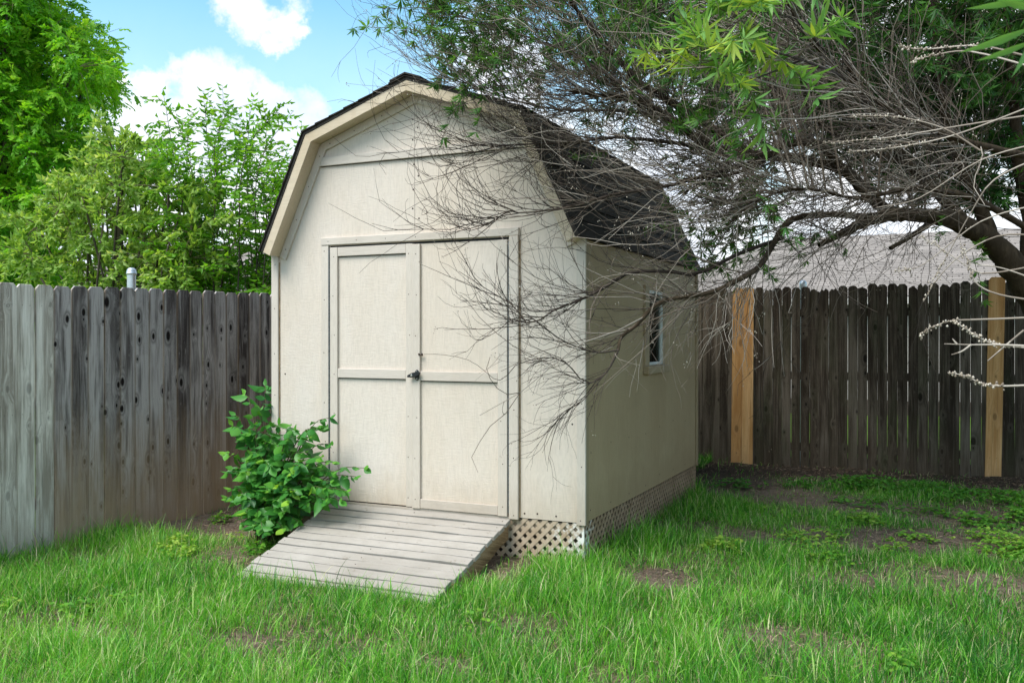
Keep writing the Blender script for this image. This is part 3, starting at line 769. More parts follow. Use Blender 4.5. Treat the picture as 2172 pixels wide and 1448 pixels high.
# ------------------------------------------------------------------ houses beyond the fences
HWALL = plain('pale_house_wall', (.40, .37, .33), .7, 0, .3, .08, 4)
HTRIM = plain('house_fascia', (.62, .58, .54), .6, 0, .3, .05, 6)
def house(name, label, cx, cy, yaw, w, d, ze, zr, over=.4, hip=2.5, zg=-.3):
    h = thing(name, label, 'house', (cx, cy, zg))
    c, s = math.cos(yaw), math.sin(yaw)
    def T(p): return (cx + p[0]*c - p[1]*s, cy + p[0]*s + p[1]*c, p[2])
    m = MB()
    w2, d2 = w/2, d/2
    v = [T((x, y, z)) for z in (zg-.1, ze) for x, y in ((-w2, -d2), (w2, -d2), (w2, d2), (-w2, d2))]
    m.add(v, [(0,1,5,4),(1,2,6,5),(2,3,7,6),(3,0,4,7)]); m.build('wall', HWALL, h)
    w3, d3 = w2+over, d2+over; zo = ze - over*(zr-ze)/d2
    e = [(-w3, -d3, zo), (w3, -d3, zo), (w3, d3, zo), (-w3, d3, zo)]; r = [(-w3+hip, 0, zr), (w3-hip, 0, zr)]
    m = MB(); sl_ = math.hypot(d3, zr-zo); sh = math.hypot(hip, zr-zo)
    m.add([T(p) for p in (e[0], e[1], r[1], r[0])], [(0,1,2,3)], [(-w3, 0, 0), (w3, 0, 0), (w3-hip, sl_, 0), (-w3+hip, sl_, 0)])
    m.add([T(p) for p in (e[2], e[3], r[0], r[1])], [(0,1,2,3)], [(w3, 0, 0), (-w3, 0, 0), (-w3+hip, sl_, 0), (w3-hip, sl_, 0)])
    m.add([T(p) for p in (e[1], e[2], r[1])], [(0,1,2)], [(0, 0, 0), (2*d3, 0, 0), (d3, sh, 0)])
    m.add([T(p) for p in (e[3], e[0], r[0])], [(0,1,2)], [(0, 0, 0), (2*d3, 0, 0), (d3, sh, 0)])
    m.build('roof', NROOF, h, recalc=False)
    m = MB()
    for a, b in ((0,1),(1,2),(2,3),(3,0)):
        p, q = e[a], e[b]
        m.add([T((p[0], p[1], p[2]-.02)), T((q[0], q[1], q[2]-.02)), T((q[0], q[1], q[2]-.18)), T((p[0], p[1], p[2]-.18))], [(0,1,2,3)])
    m.build('fascia', HTRIM, h, recalc=False)
    return h
hc = at(2050, 716, 24.0)
house('neighbour_house', 'pale house with light grey shingle hip roof behind the dark fence', hc[0]+.6, hc[1], -YAW*.0, 17.0, 9.0, 2.25, 3.98, .4, 3.6, -.25)
hl = at(560, 716, 21.0)
house('neighbour_house', 'white house mostly hidden by saplings behind the grey fence', hl[0]-2.5, hl[1]+2.0, .15, 10.0, 7.0, 2.3, 3.6, .4, 3.0, -.35)

# ------------------------------------------------------------------ plants: shared generators
class Plant:
    def __init__(s):
        s.t = []; s.r = []; s.c = []     # tubes with 6 points each
    def curve(s, pts, r0, r1, rnd=None, n=6):
        pts = np.array(pts, float)
        seg = np.linalg.norm(np.diff(pts, axis=0), axis=1); cum = np.concatenate([[0], np.cumsum(seg)]); cum /= cum[-1]
        q = np.linspace(0, 1, n)
        P = np.stack([np.interp(q, cum, pts[:, k]) for k in range(3)], 1)
        s.t.append(P); s.r.append(r0 + (r1-r0)*q); s.c.append(rng.random() if rnd is None else rnd)
        return P
    def mesh(s, name, mat, parent, k=3, smooth=True, label=None):
        if not s.t: return None
        V, l, t, i = tubes(np.array(s.t), np.array(s.r), k)
        return np_mesh(name, V, l, t, mat, parent, {'rnd': np.array(s.c)[i]}, smooth, label=label)

def smooth_path(pts, n):
    """Catmull-Rom through pts (any columns)"""
    P = np.array(pts, float); P = np.vstack([2*P[0]-P[1], P, 2*P[-1]-P[-2]])
    out = []; m = len(P)-3
    for q in np.linspace(0, m-1e-6, n):
        i = int(q); t = q-i; a, b, c, d = P[i:i+4]
        out.append(.5*((2*b) + (-a+c)*t + (2*a-5*b+4*c-d)*t*t + (-a+3*b-3*c+d)*t**3))
    return np.array(out)

def limb_mesh(name, paths, mat, parent, k=10, n=26, label=None):
    """paths: list of [(x,y,z,r)...]"""
    P = []; R = []
    for p in paths:
        q = smooth_path(p, n)
        q[:, :3] += rng.normal(0, .05, (n, 3))*q[:, 3:4]
        P.append(q[:, :3]); R.append(np.maximum(q[:, 3]*(1+rng.normal(0, .06, n)), .002))
    V, l, t, i = tubes(np.array(P), np.array(R), k)
    return np_mesh(name, V, l, t, mat, parent, {'rnd': np.zeros(len(V))}, True, label=label)

def rand_dirs(n): return unit(rng.normal(size=(n, 3)))

def twig_curve(p, d, L, bend, n=6, wob=.12):
    """p (N,3), d (N,3), L (N,), bend (N,3) acceleration added along the twig"""
    N = len(p); P = np.zeros((N, n, 3)); P[:, 0] = p; cur = d.copy(); st = (L/(n-1))[:, None]
    for i in range(1, n):
        cur = unit(cur + bend/(n-1) + rng.normal(0, wob, (N, 3))/(n-1)**.5)
        P[:, i] = P[:, i-1] + cur*st
    return P

# compound leaf (pinnate) sets for the tall trees
def pinnate(B, Dr, L, npair, leaflen, leafw, droop=.5):
    """returns leaflets base, dir, side, len, width, owner"""
    N = len(B); bs = []; ds = []; ss = []; ls = []; ws = []; ow = []
    side0 = unit(np.cross(Dr, np.array([0, 0, 1.0])) + rng.normal(0, .25, (N, 3)))
    for q in range(npair + 1):
        s_ = (.25 + .75*q/npair)
        pos = B + Dr*(L*s_)[:, None] + np.array([0, 0, -1.0])*(droop*L*s_*s_*.5)[:, None]
        ax = unit(Dr + np.array([0, 0, -1.0])*droop*s_)
        for sg in ((1, -1) if q < npair else (0,)):
            dd = unit(ax*.65 + side0*sg*.8 + np.array([0, 0, -.35]) + rng.normal(0, .18, (N, 3)))
            bs.append(pos); ds.append(dd); ss.append(unit(np.cross(dd, np.cross(side0, ax)) + rng.normal(0, .3, (N, 3))))
            ls.append(leaflen*(1 - .35*abs(s_-.65))*rng.uniform(.8, 1.15, N)); ws.append(leafw*rng.uniform(.8, 1.2, N)); ow.append(np.arange(N))
    return [np.concatenate(a) for a in (bs, ds, ss, ls, ws, ow)]

def in_poly(poly, u, v):
    poly = np.array(poly, float); ins = np.zeros(len(u), bool); j = len(poly)-1
    for i in range(len(poly)):
        xi, yi = poly[i]; xj, yj = poly[j]
        c = ((yi > v) != (yj > v)) & (u < (xj-xi)*(v-yi)/(yj-yi+1e-9)+xi); ins ^= c; j = i
    return ins

def crown_tree(name, label, base_uvd, poly, d0, d1, nclump, rc, ntw, nlf, leaf, mat, light=0.0, pinn=True, trunk_r=.16, wind=(0, 0, 0), fork=2.0):
    """a tree whose crown fills clumps standing inside an outline at true distances d0..d1"""
    b = at(base_uvd[0], 716, base_uvd[1]); b[2] = float(gz(b[0], b[1]))
    root = thing(name, label, 'tree', tuple(b))
    us, vs = np.array(poly)[:, 0], np.array(poly)[:, 1]
    cl = []
    while len(cl) < nclump:
        u = rng.uniform(us.min(), us.max(), 60); v = rng.uniform(vs.min(), vs.max(), 60)
        ok = in_poly(poly, u, v)
        for a, c in zip(u[ok], v[ok]): cl.append((a, c))
    cl = np.array(cl[:nclump]); dd = rng.uniform(d0, d1, nclump)
    C = np.array([at(a, c, e) for (a, c), e in zip(cl, dd)])
    top = b + np.array([0, 0, fork])
    paths = [[(*b, trunk_r), (*(b+np.array([.05, .03, fork*.5])), trunk_r*.85), (*top, trunk_r*.7), (*(C.mean(0)*.5+top*.5), trunk_r*.5), (*(C.mean(0)+np.array([0, 0, .8])), trunk_r*.25)]]
    for c in C[::2]:
        mid = top*.45 + c*.55 + np.array([0, 0, -.15]) + rng.normal(0, .1, 3)
        paths.append([(*(top+(C.mean(0)-top)*rng.uniform(0, .5)), trunk_r*.28), (*mid, trunk_r*.14), (*c, .012)])
    limb_mesh('trunk', paths, BARKT, root, 8, 16)
    base = np.repeat(C, ntw, 0); cen = C.mean(0)
    dirs = unit(rand_dirs(len(base)) + .35*unit(base-cen) + np.array([0, 0, .25]))
    L = rng.uniform(.45, 1.1, len(base))*rc
    P = twig_curve(base + dirs*(rc*.1), dirs, L, np.array([0, 0, -.55]) + np.array(wind), 6)
    pl = Plant(); pl.t = list(P); pl.r = list(np.tile(np.linspace(.006, .002, 6), (len(P), 1))); pl.c = list(rng.random(len(P)))
    pl.mesh('twigs', STEMG, root, 3)
    # leaves along the outer part of the twigs
    f = rng.uniform(.25, 1, (len(P), nlf)); i0 = np.clip((f*5).astype(int), 0, 4); fr = f*5 - i0
    ii = np.arange(len(P))[:, None]
    pos = (P[ii, i0]*(1-fr)[..., None] + P[ii, i0+1]*fr[..., None]).reshape(-1, 3)
    tan_ = unit(P[ii, i0+1]-P[ii, i0]).reshape(-1, 3)
    dr = unit(tan_*.6 + rand_dirs(len(pos))*.75 + np.array([0, 0, -.1]) + np.array(wind)*.8)
    tone = np.repeat(rng.normal(0, .10, nclump), ntw*nlf) + rng.normal(0, .14, len(pos)) + .42 + light
    if pinn:
        ll, npair, lw = leaf
        B, Dv, S, Ln, Wn, ow = pinnate(pos, dr, rng.uniform(.7, 1.2, len(pos))*ll*2.3, npair, ll, lw)
        rn = np.clip(tone[ow] + rng.normal(0, .08, len(B)), 0, 1)
    else:
        ll, lw = leaf
        B, Dv = pos, dr; S = unit(np.cross(dr, rand_dirs(len(pos)) + np.array([0, 0, 1.2]))); Ln = rng.uniform(.7, 1.2, len(pos))*ll; Wn = rng.uniform(.8, 1.2, len(pos))*lw; rn = np.clip(tone, 0, 1)
    V, l, t, i = diamonds(B, Dv, S, Ln, Wn, .3, .15)
    np_mesh('crown', V, l, t, mat, root, {'rnd': rn[i]})
    return root

# tall dense tree at the far left
polyA = [(-330,-260),(40,-240),(95,-70),(110,10),(150,70),(185,130),(205,190),(232,235),(215,285),(165,330),(150,420),(130,640),(-330,640)]
crown_tree('broadleaf_tree', 'tall dense bright green tree filling the left edge behind the fence', (-60, 14.0), polyA, 12.6, 16.0, 270, .66, 14, 7, (.088, 4, .042), LEAF_BIG, light=.24, trunk_r=.22, fork=2.2)
# paler bushy tree, blown to the right
polyB = [(40,420),(90,350),(180,330),(260,300),(330,370),(410,430),(440,520),(430,600),(300,615),(60,615),(10,560)]
crown_tree('broadleaf_tree', 'pale green wind-blown bushy tree behind the middle of the grey fence', (250, 10.4), polyB, 9.6, 11.6, 56, .52, 12, 22, (.10, .040), LEAF_PALE, light=.2, pinn=False, wind=(.25, .05, -.15), trunk_r=.09, fork=1.0)

# sapling cluster by the shed: upright shoots with two-ranked leaves
def sapling():
    b = at(480, 716, 10.0); b[2] = float(gz(b[0], b[1]))
    root = thing('elm_sapling', 'multi-stemmed green sapling rising above the fence beside the shed', 'tree', tuple(b))
    tips = [(345,190),(372,235),(435,222),(455,300),(482,232),(530,232),(548,255),(600,222),(622,235),(640,262),(565,305),(610,318),(640,330),(300,268),(285,330),(330,330),
            (400,270),(420,340),(500,300),(520,350),(470,370),(380,400),(560,400),(600,390),(620,440),(590,470),(540,470),(490,440),(430,450),(350,440),(640,420),(660,360),(560,540),(600,560),(520,560),(470,540),(420,540),(380,500),(575,600),(500,600),(440,600),(620,520),(330,520),(650,300),(510,260),(465,265)]
    stems = []; pl = Plant(); B = []; Dv = []; tone = []
    for (u, v) in tips:
        d = rng.uniform(9.3, 11.0); tip = at(u, v, d)
        bs = b + rng.normal(0, .18, 3)*np.array([1, 1, 0]); bs[2] = b[2]
        h = tip[2]-bs[2]
        m1 = bs + (tip-bs)*.35 + np.array([0, 0, h*.10]) + rng.normal(0, .16, 3)
        m2 = bs + (tip-bs)*.75 + np.array([0, 0, h*.07]) + rng.normal(0, .16, 3)
        stems.append([(*bs, .016), (*m1, .009), (*m2, .005), (*tip, .002)])
        path = smooth_path([bs, m1, m2, tip], 40)
        # side shoots
        for q in range(rng.integers(15, 23)):
            k = rng.integers(15, 38); p0 = path[k]; tg = unit(path[k+1]-path[k])
            dd = unit(tg*.55 + rand_dirs(1)[0]*.8 + np.array([-.15, 0, .15]))
            Ls = rng.uniform(.25, .62)*(1.05 - .4*k/40)
            P = twig_curve(p0[None], dd[None], np.array([Ls]), np.array([[.1, 0, -.7]]), 6)[0]
            pl.t.append(P); pl.r.append(np.linspace(.004, .0015, 6)); pl.c.append(rng.random())
            nl = int(Ls/.028)
            fs = np.linspace(.12, 1, nl); tn = rng.normal(.45, .13)
            for w, f in enumerate(fs):
                i0 = min(int(f*5), 4); fr = f*5-i0; B.append(P[i0]*(1-fr)+P[i0+1]*fr); a = unit(P[i0+1]-P[i0])
                sd = unit(np.cross(a, [0, 0, 1.0]))*(1 if w % 2 else -1); Dv.append(unit(a*.55 + sd*.75 + np.array([0, 0, -.35]) + rng.normal(0, .22, 3))); tone.append(tn + rng.normal(0, .1))
        for w, k in enumerate(np.linspace(24, 39, 16).astype(int)):
            B.append(path[k]); a = unit(path[min(k+1, 39)]-path[k-1]); sd = unit(np.cross(a, rand_dirs(1)[0])); Dv.append(unit(a*.5 + sd*.8)); tone.append(rng.normal(.35, .1))
    limb_mesh('stems', stems, BARKT, root, 5, 18)
    pl.mesh('twigs', STEMG, root, 3)
    B = np.array(B); Dv = np.array(Dv); n = len(B)
    S = unit(np.cross(Dv, rng.normal(0, .5, (n, 3)) + np.array([0, 0, 1.0])))
    V, l, t, i = diamonds(B, Dv, S, rng.uniform(.06, .10, n), rng.uniform(.030, .048, n), .22, .2)
    np_mesh('crown', V, l, t, LEAF_ELM, root, {'rnd': np.clip(np.array(tone), 0, 1)[i]})
sapling()

# ------------------------------------------------------------------ shrub at the shed's near left corner
def shrub():
    b = np.array([.02, -.10, 0.0]); b[2] = float(gz(b[0], b[1]))
    root = thing('hackberry_shrub', 'green leafy shrub at the left corner of the shed beside the ramp', 'shrub', tuple(b))
    tips = [(562,818,6.85),(575,850,6.8),(520,835,6.85),(500,880,6.8),(505,915,6.7),(540,900,6.6),(590,900,6.55),(615,905,6.45),(560,940,6.5),(470,985,6.6),(485,1000,6.55),(500,1060,6.5),(490,1035,6.6),(530,1060,6.3),(520,1000,6.4),
            (700,885,6.30),(690,905,6.3),(660,925,6.3),(700,940,6.28),(705,980,6.25),(640,960,6.3),(680,970,6.22),(600,960,6.35),(575,990,6.3),(620,1000,6.2),(660,1010,6.2),(700,1020,6.15),(772,992,6.1),(755,1010,6.1),(735,1040,6.05),(720,1060,6.05),
            (690,1060,6.05),(650,1070,6.1),(610,1060,6.1),(625,1040,6.1),(580,1060,6.2),(560,1030,6.3),(540,1112,6.3),(600,1120,6.2),(570,1126,6.2),(515,1108,6.35),(632,1106,6.15),(555,1118,6.2),(545,1085,6.3),(600,1085,6.15),(640,1050,6.1),(535,960,6.5),(480,960,6.65),(670,1085,6.1),(560,1100,6.3),(590,1030,6.2),(520,1085,6.4),
            (550,870,6.7),(530,930,6.6),(610,930,6.4),(600,1110,6.3),(575,1080,6.3),(575,925,6.55),(560,975,6.45),(545,1010,6.4),(605,1020,6.25),(650,985,6.25),(685,1035,6.1),(710,1000,6.15)]
    tips += [(u+rng.uniform(-26, 26), v+rng.uniform(-22, 24), d+rng.uniform(-.10, .12)) for (u, v, d) in tips if u < 690 and v > 900 and v < 1080]
    stems = []; pl = Plant(); B = []; Dv = []; Lf = []; tn = []
    for (u, v, d) in tips:
        if (v > 1062 and u > 655) or u < 472: continue
        tip = at(u, v, d)
        if tip[1] > -.03 and tip[0] > -.05: tip = at(u, v, d - (tip[1]+.05)/.9)
        bs = b + np.array([rng.normal(0, .05), rng.normal(0, .05), 0])
        h = max(tip[2]-bs[2], .1)
        m1 = bs*.6 + tip*.4 + np.array([0, 0, .14*h+.05]); m2 = bs*.25 + tip*.75 + np.array([0, 0, .14*h+.04])
        stems.append([(*bs, .008), (*m1, .005), (*m2, .003), (*tip, .0012)])
        path = smooth_path([bs, m1, m2, tip], 30)
        nlv = rng.integers(8, 13); t0_ = np.clip(rng.normal(.42, .14), .08, .9)
        for w, k in enumerate(np.linspace(12 if nlv < 9 else 8, 29, nlv).astype(int)):
            a = unit(path[min(k+1, 29)]-path[k-1]); sd = unit(np.cross(a, [0, 0, 1.0]))*(1 if w % 2 else -1)
            B.append(path[k]); Dv.append(unit(a*.4 + sd*.65 + np.array([0, 0, -.55]) + rng.normal(0, .3, 3) + np.array([.08, -.2, 0])))
            Lf.append(rng.uniform(.06, .135)*(1.0 if k < 26 else .75)); tn.append(t0_ + rng.normal(0, .12) + (.3 if k > 27 and rng.random() < .4 else 0))
        B.append(path[29]); Dv.append(unit(path[29]-path[27] + rng.normal(0, .2, 3)*.02)); Lf.append(.06); tn.append(t0_+.25)
    limb_mesh('stems', stems, STEMG, root, 5, 14)
    B = np.array(B); Dv = np.array(Dv); Lf = np.array(Lf); n = len(B)
    # keep leaves out of the wall
    tipy = B[:, 1] + Dv[:, 1]*Lf
    bad = (tipy > -.035) & (B[:, 0] > -.05); Dv[bad, 1] = -np.abs(Dv[bad, 1]) - .15; Dv = unit(Dv)
    S = unit(np.cross(Dv, rng.normal(0, .38, (n, 3)) + np.array([.25, -.75, .75])))
    V, l, t, i = ovates(B, Dv, S, Lf, Lf*rng.uniform(.50, .64, n), ((0,.02),(.16,.66),(.38,1),(.62,.80),(.83,.36),(1,.01)))
    np_mesh('foliage', V, l, t, LEAF_SHRUB, root, {'rnd': np.clip(np.array(tn), 0, 1)[i]}, smooth=True)
shrub()

# ------------------------------------------------------------------ the chaste tree on the right
def hroof(x):
    return np.interp(x, [EX-.02, KX, AX, W-KX, W-EX+.02], [EZ, KZ, AZ, KZ, EZ]) + .03
def keep_out(P):
    """push twig points out of the shed"""
    x, y, z = P[..., 0], P[..., 1], P[..., 2]
    ins = (y > -.20) & (x < 2.54) & (x > -.05) & (z < hroof(x) + .02) & (y < D+.2)
    fr = ins & (y < .35) & (x < 2.40)
    sd = ins & ~fr & (z < 1.86)
    rf = ins & ~fr & ~sd
    P[..., 1] = np.where(fr, np.where(z > 1.8, -.215, np.minimum(y, -.05)), y)
    P[..., 0] = np.where(sd, 2.56, x)
    P[..., 2] = np.where(rf, hroof(x) + .03, z)
    return P

def chaste():
    base = at(2430, 716, 7.7); base[2] = float(gz(base[0], base[1])) - .05
    root = thing('chaste_tree', 'twisted dark-barked chaste tree with bare tangled twigs over the shed', 'tree', tuple(base))
    A = lambda u, v, d, r: (*at(u, v, d), r)
    trunk = [(*base, .20), A(2345, 880, 7.4, .17), A(2240, 700, 7.15, .15), A(2172, 600, 7.0, .125), A(2115, 525, 6.9, .105), A(2055, 482, 6.8, .085), A(1995, 458, 6.65, .07)]
    trunk = [(q[0], q[1], q[2], q[3]*.84) for q in trunk]
    limb_mesh('trunk', [trunk], BARKD, root, 14, 40)
    L = {}
    L['a'] = [A(2010, 462, 6.68, .06), A(1930, 455, 6.5, .048), A(1860, 462, 6.35, .042), A(1800, 488, 6.2, .030), A(1738, 520, 6.05, .016)]
    L['b'] = [A(2012, 448, 6.7, .025), A(1975, 472, 6.6, .022), A(1925, 506, 6.5, .017), A(1888, 527, 6.45, .014)]
    L['c'] = [A(1990, 460, 6.65, .062), A(1886, 448, 6.5, .055), A(1840, 405, 6.35, .05), A(1790, 362, 6.2, .047), A(1700, 338, 6.05, .043), A(1600, 330, 5.9, .040), A(1523, 318, 5.8, .038), A(1466, 285, 5.7, .034), A(1407, 242, 5.6, .028), A(1340, 212, 5.45, .020), A(1280, 203, 5.35, .013), A(1180, 190, 5.2, .006)]
    L['d'] = [A(1850, 425, 6.3, .035), A(1800, 372, 6.15, .030), A(1745, 312, 6.0, .027), A(1690, 302, 5.85, .024), A(1645, 320, 5.7, .018), A(1600, 352, 5.6, .012), A(1540, 372, 5.45, .009), A(1450, 380, 5.3, .006)]
    L['e'] = [A(2055, 482, 6.8, .06), A(2000, 420, 6.7, .052), A(1930, 350, 6.6, .045), A(1860, 260, 6.5, .038), A(1800, 130, 6.4, .03), A(1760, -60, 6.3, .022), A(1720, -260, 6.3, .012)]
    L['f'] = [A(2110, 522, 6.9, .07), A(2075, 430, 6.85, .06), A(2030, 330, 6.8, .05), A(1995, 200, 6.7, .042), A(1980, 40, 6.6, .032), A(1960, -160, 6.6, .02)]
    L['g'] = [A(2172, 600, 7.0, .09), A(2185, 470, 6.95, .075), A(2160, 340, 6.9, .06), A(2150, 180, 6.8, .045), A(2130, -50, 6.7, .03), A(2120, -250, 6.7, .015)]
    L['h'] = [A(1620, 345, 6.0, .028), A(1500, 266, 5.8, .026), A(1420, 215, 5.65, .023), A(1354, 172, 5.5, .020), A(1274, 80, 5.3, .016), A(1221, 17, 5.2, .012), A(1180, -60, 5.1, .006)]
    L['i'] = [A(1850, 463, 6.34, .026), A(1770, 455, 6.0, .022), A(1690, 462, 5.7, .020), A(1657, 488, 5.55, .018), A(1614, 561, 5.35, .017), A(1563, 595, 5.25, .015), A(1500, 622, 5.2, .013), A(1402, 640, 5.15, .012), A(1350, 690, 5.1, .010), A(1318, 715, 5.08, .009), A(1312, 742, 5.05, .007)]
    L['j'] = [A(1660, 505, 5.5, .014), A(1560, 540, 5.5, .013), A(1480, 582, 5.45, .012), A(1430, 577, 5.35, .012), A(1335, 577, 5.2, .011), A(1290, 605, 5.1, .010), A(1240, 632, 5.05, .008), A(1180, 655, 5.0, .006), A(1124, 688, 4.98, .005), A(1092, 650, 5.05, .004), A(1040, 618, 5.15, .003), A(973, 575, 5.25, .0015)]
    L['k'] = [A(1640, 330, 5.8, .016), A(1500, 372, 5.5, .013), A(1390, 400, 5.3, .010), A(1300, 412, 5.15, .008), A(1215, 438, 5.1, .006), A(1110, 452, 5.1, .005), A(1082, 447, 5.1, .004), A(1024, 476, 5.2, .003), A(985, 430, 5.3, .002)]
    L['l'] = [A(1523, 318, 5.8, .018), A(1400, 300, 5.5, .013), A(1300, 292, 5.3, .010), A(1224, 301, 5.2, .008), A(1125, 306, 5.2, .006), A(1060, 310, 5.25, .004), A(985, 330, 5.3, .002)]
    L['m'] = [A(1407, 242, 5.6, .014), A(1300, 235, 5.35, .010), A(1180, 232, 5.2, .007), A(1080, 210, 5.2, .005), A(980, 175, 5.25, .003), A(880, 150, 5.3, .0015)]
    L['n'] = [A(1466, 285, 5.7, .014), A(1320, 180, 5.3, .011), A(1200, 110, 5.2, .008), A(1060, 60, 5.2, .005), A(930, 20, 5.3, .002)]
    L['o'] = [A(1312, 742, 5.05, .007), A(1260, 746, 5.0, .005), A(1190, 720, 5.0, .004), A(1120, 672, 5.05, .0025), A(1060, 690, 5.15, .0015)]
    L['p'] = [A(1312, 742, 5.05, .006), A(1285, 790, 5.0, .005), A(1240, 812, 4.98, .004), A(1190, 760, 5.0, .003), A(1100, 770, 5.05, .0025), A(1060, 808, 5.1, .002), A(1000, 765, 5.5, .0018), A(940, 752, 5.75, .0015), A(900, 751, 5.95, .0012)]
    L['q'] = [A(1285, 790, 5.0, .004), A(1235, 850, 4.95, .003), A(1190, 880, 4.95, .002), A(1150, 960, 5.0, .001)]
    L['r'] = [A(2172, 330, 5.5, .028), A(2050, 300, 5.3, .024), A(1920, 250, 5.1, .018), A(1800, 170, 5.0, .012), A(1700, 60, 4.9, .008), A(1640, -60, 4.8, .005)]
    L['s'] = [A(2172, 480, 6.2, .03), A(2060, 420, 6.0, .026), A(1940, 400, 5.8, .02), A(1820, 420, 5.6, .014), A(1700, 400, 5.4, .010), A(1600, 430, 5.3, .007), A(1520, 500, 5.2, .004)]
    L['t'] = [A(1930, 350, 6.6, .03), A(1800, 300, 6.5, .025), A(1650, 200, 6.4, .02), A(1500, 100, 6.2, .014), A(1380, 0, 6.1, .008), A(1300, -100, 6.0, .004)]
    for key, p in L.items(): L[key] = [(q[0], q[1], q[2], q[3]*(.78 if key in 'cetgfsr' else 1.0)) for q in p]
    L['w'] = [A(2325, 850, 7.35, .06), A(2430, 700, 6.0, .045), A(2480, 590, 4.8, .034), A(2470, 470, 4.1, .026), A(2430, 330, 3.7, .019), A(2400, 150, 3.3, .012), A(2370, -20, 2.8, .008), A(2340, -80, 2.4, .005)]
    big = [L[q] for q in 'abcdefghrstiw']
    limb_mesh('limbs', big, BARKD, root, 9, 40)
    twigsD, twigsP = Plant(), Plant()
    left = -RT; lcam = unit(left*.9 - FW*.25 + np.array([0, 0, -.05]))
    tipsD = []
    def dense(p): return keep_out(smooth_path([q[:3] for q in p], 60))
    def add(plant, P, r0, r1, lo=0., hi=1.):
        n = P.shape[1]
        plant.t += list(P); plant.r += list(np.tile(np.linspace(r0, r1, n), (len(P), 1))); plant.c += list(rng.uniform(lo, hi, len(P)))
    def spray(path, f0, f1, n, Lr, bias, plant, r0=.0035, sub=4, bend=(0, 0, .35), ang=.75, lo=0., hi=1., subsub=1):
        k = rng.integers(int(f0*58), max(int(f1*58), int(f0*58)+1), n); p0 = path[k]; tg = unit(path[k+1]-path[k])
        d = unit(tg*.8 + rand_dirs(n)*ang + np.array(bias))
        Ln = rng.uniform(*Lr, n)
        P = keep_out(twig_curve(p0, d, Ln, np.array(bend) + rng.normal(0, .5, (n, 3)), 6, .30)); add(plant, P, r0*1.2, r0*.42, lo, hi)
        tipsD.append(P[:, 5]); out = [P]
        if sub:
            kk = rng.integers(1, 5, (n, sub)); ii = np.arange(n)[:, None]
            p1 = P[ii, kk].reshape(-1, 3); t1 = unit(P[ii, np.minimum(kk+1, 5)]-P[ii, kk-1]).reshape(-1, 3)
            d1 = unit(t1*.85 + rand_dirs(len(p1))*.7 + np.array(bias)*.5)
            P1 = keep_out(twig_curve(p1, d1, np.repeat(Ln, sub)*rng.uniform(.3, .8, len(p1)), np.array(bend)*1.3 + rng.normal(0, .7, (len(p1), 3)), 6, .44)); add(plant, P1, r0*.62, r0*.3, lo, hi)
            tipsD.append(P1[:, 5]); out.append(P1)
            if subsub:
                sel = rng.random(len(P1)) < .55; q = P1[sel]; kk = rng.integers(1, 5, len(q)); a = q[np.arange(len(q)), kk]; b_ = unit(q[np.arange(len(q)), kk+1]-a)
                P2 = keep_out(twig_curve(a, unit(b_ + rand_dirs(len(q))*.7), rng.uniform(.08, .24, len(q)), np.array(bend) + rng.normal(0, .6, (len(q), 3)), 6, .25)); add(plant, P2, r0*.45, r0*.28, lo, hi); out.append(P2)
        return out
    # fine side branches drawn as twigs
    for key in 'ijklmnopq':
        p = L[key]; q = smooth_path(p, 24); xyz = keep_out(q[:, :3].copy())
        for a in range(0, 23, 5):
            seg = xyz[a:min(a+6, 24)]
            if len(seg) > 1:
                n0 = q[a, 3]; n1 = q[min(a+5, 23), 3]
                twigsD.curve(seg, max(n0, .0012), max(n1, .0010), rng.uniform(0, .5) if key in 'opqj' else rng.uniform(.1, .7))
    D_ = {k: dense(p) for k, p in L.items()}
    lb = tuple(left*.55 - FW*.15)
    MULT = 1.32
    _spray = spray
    def spray(path, f0, f1, n, *a_, **k_): return _spray(path, f0, f1, int(n*MULT), *a_, **k_)
    dn = np.array([0, 0, -.22])
    spray(D_['j'], .50, .98, 13, (.25, .62), tuple(left*.6 + dn*.5), twigsD, .0026, 4, (-.1, 0, .7), .55, 0, .4)
    spray(D_['j'], .15, .6, 12, (.25, .65), tuple(left*.5), twigsD, .0028, 4, (0, 0, .5), .8, .1, .9)
    spray(D_['o'], .2, .98, 8, (.2, .5), tuple(left*.5 + dn), twigsD, .0022, 4, (-.1, 0, .6), .6, 0, .35)
    spray(D_['p'], .05, .5, 11, (.2, .45), tuple(left*.45 + np.array([0, 0, -.25])), twigsD, .0020, 3, (0, 0, -.2), .6, 0, .4)
    spray(D_['q'], .05, .95, 9, (.15, .38), tuple(left*.4 + np.array([0, 0, -.45])), twigsD, .0018, 2, (0, 0, -.2), .5, 0, .4)
    spray(D_['i'], .45, .98, 17, (.25, .65), tuple(left*.45 + dn*.6), twigsD, .0026, 5, (0, 0, .3), .85, .1, 1)
    spray(D_['i'], .35, .75, 20, (.25, .6), (0, 0, -.6), twigsP, .0028, 3, (-.2, 0, -.7), .9, .2, 1)
    spray(D_['k'], .30, .92, 20, (.30, .80), tuple(left*.6 + dn*1.2), twigsD, .0027, 5, (0, 0, .95), .50, 0, .55)
    spray(D_['l'], .25, .90, 22, (.30, .85), tuple(left*.6 + dn*1.3), twigsD, .0027, 6, (0, 0, .9), .55, 0, .6)
    spray(D_['l'], .15, .60, 12, (.30, .80), tuple(left*.5 + dn*2), twigsP, .0030, 4, (0, 0, 1.0), .60, .0, .9)
    spray(D_['m'], .15, .90, 26, (.30, .85), tuple(left*.6 + dn), twigsD, .0026, 5, (0, 0, .6), .65, .2, 1)
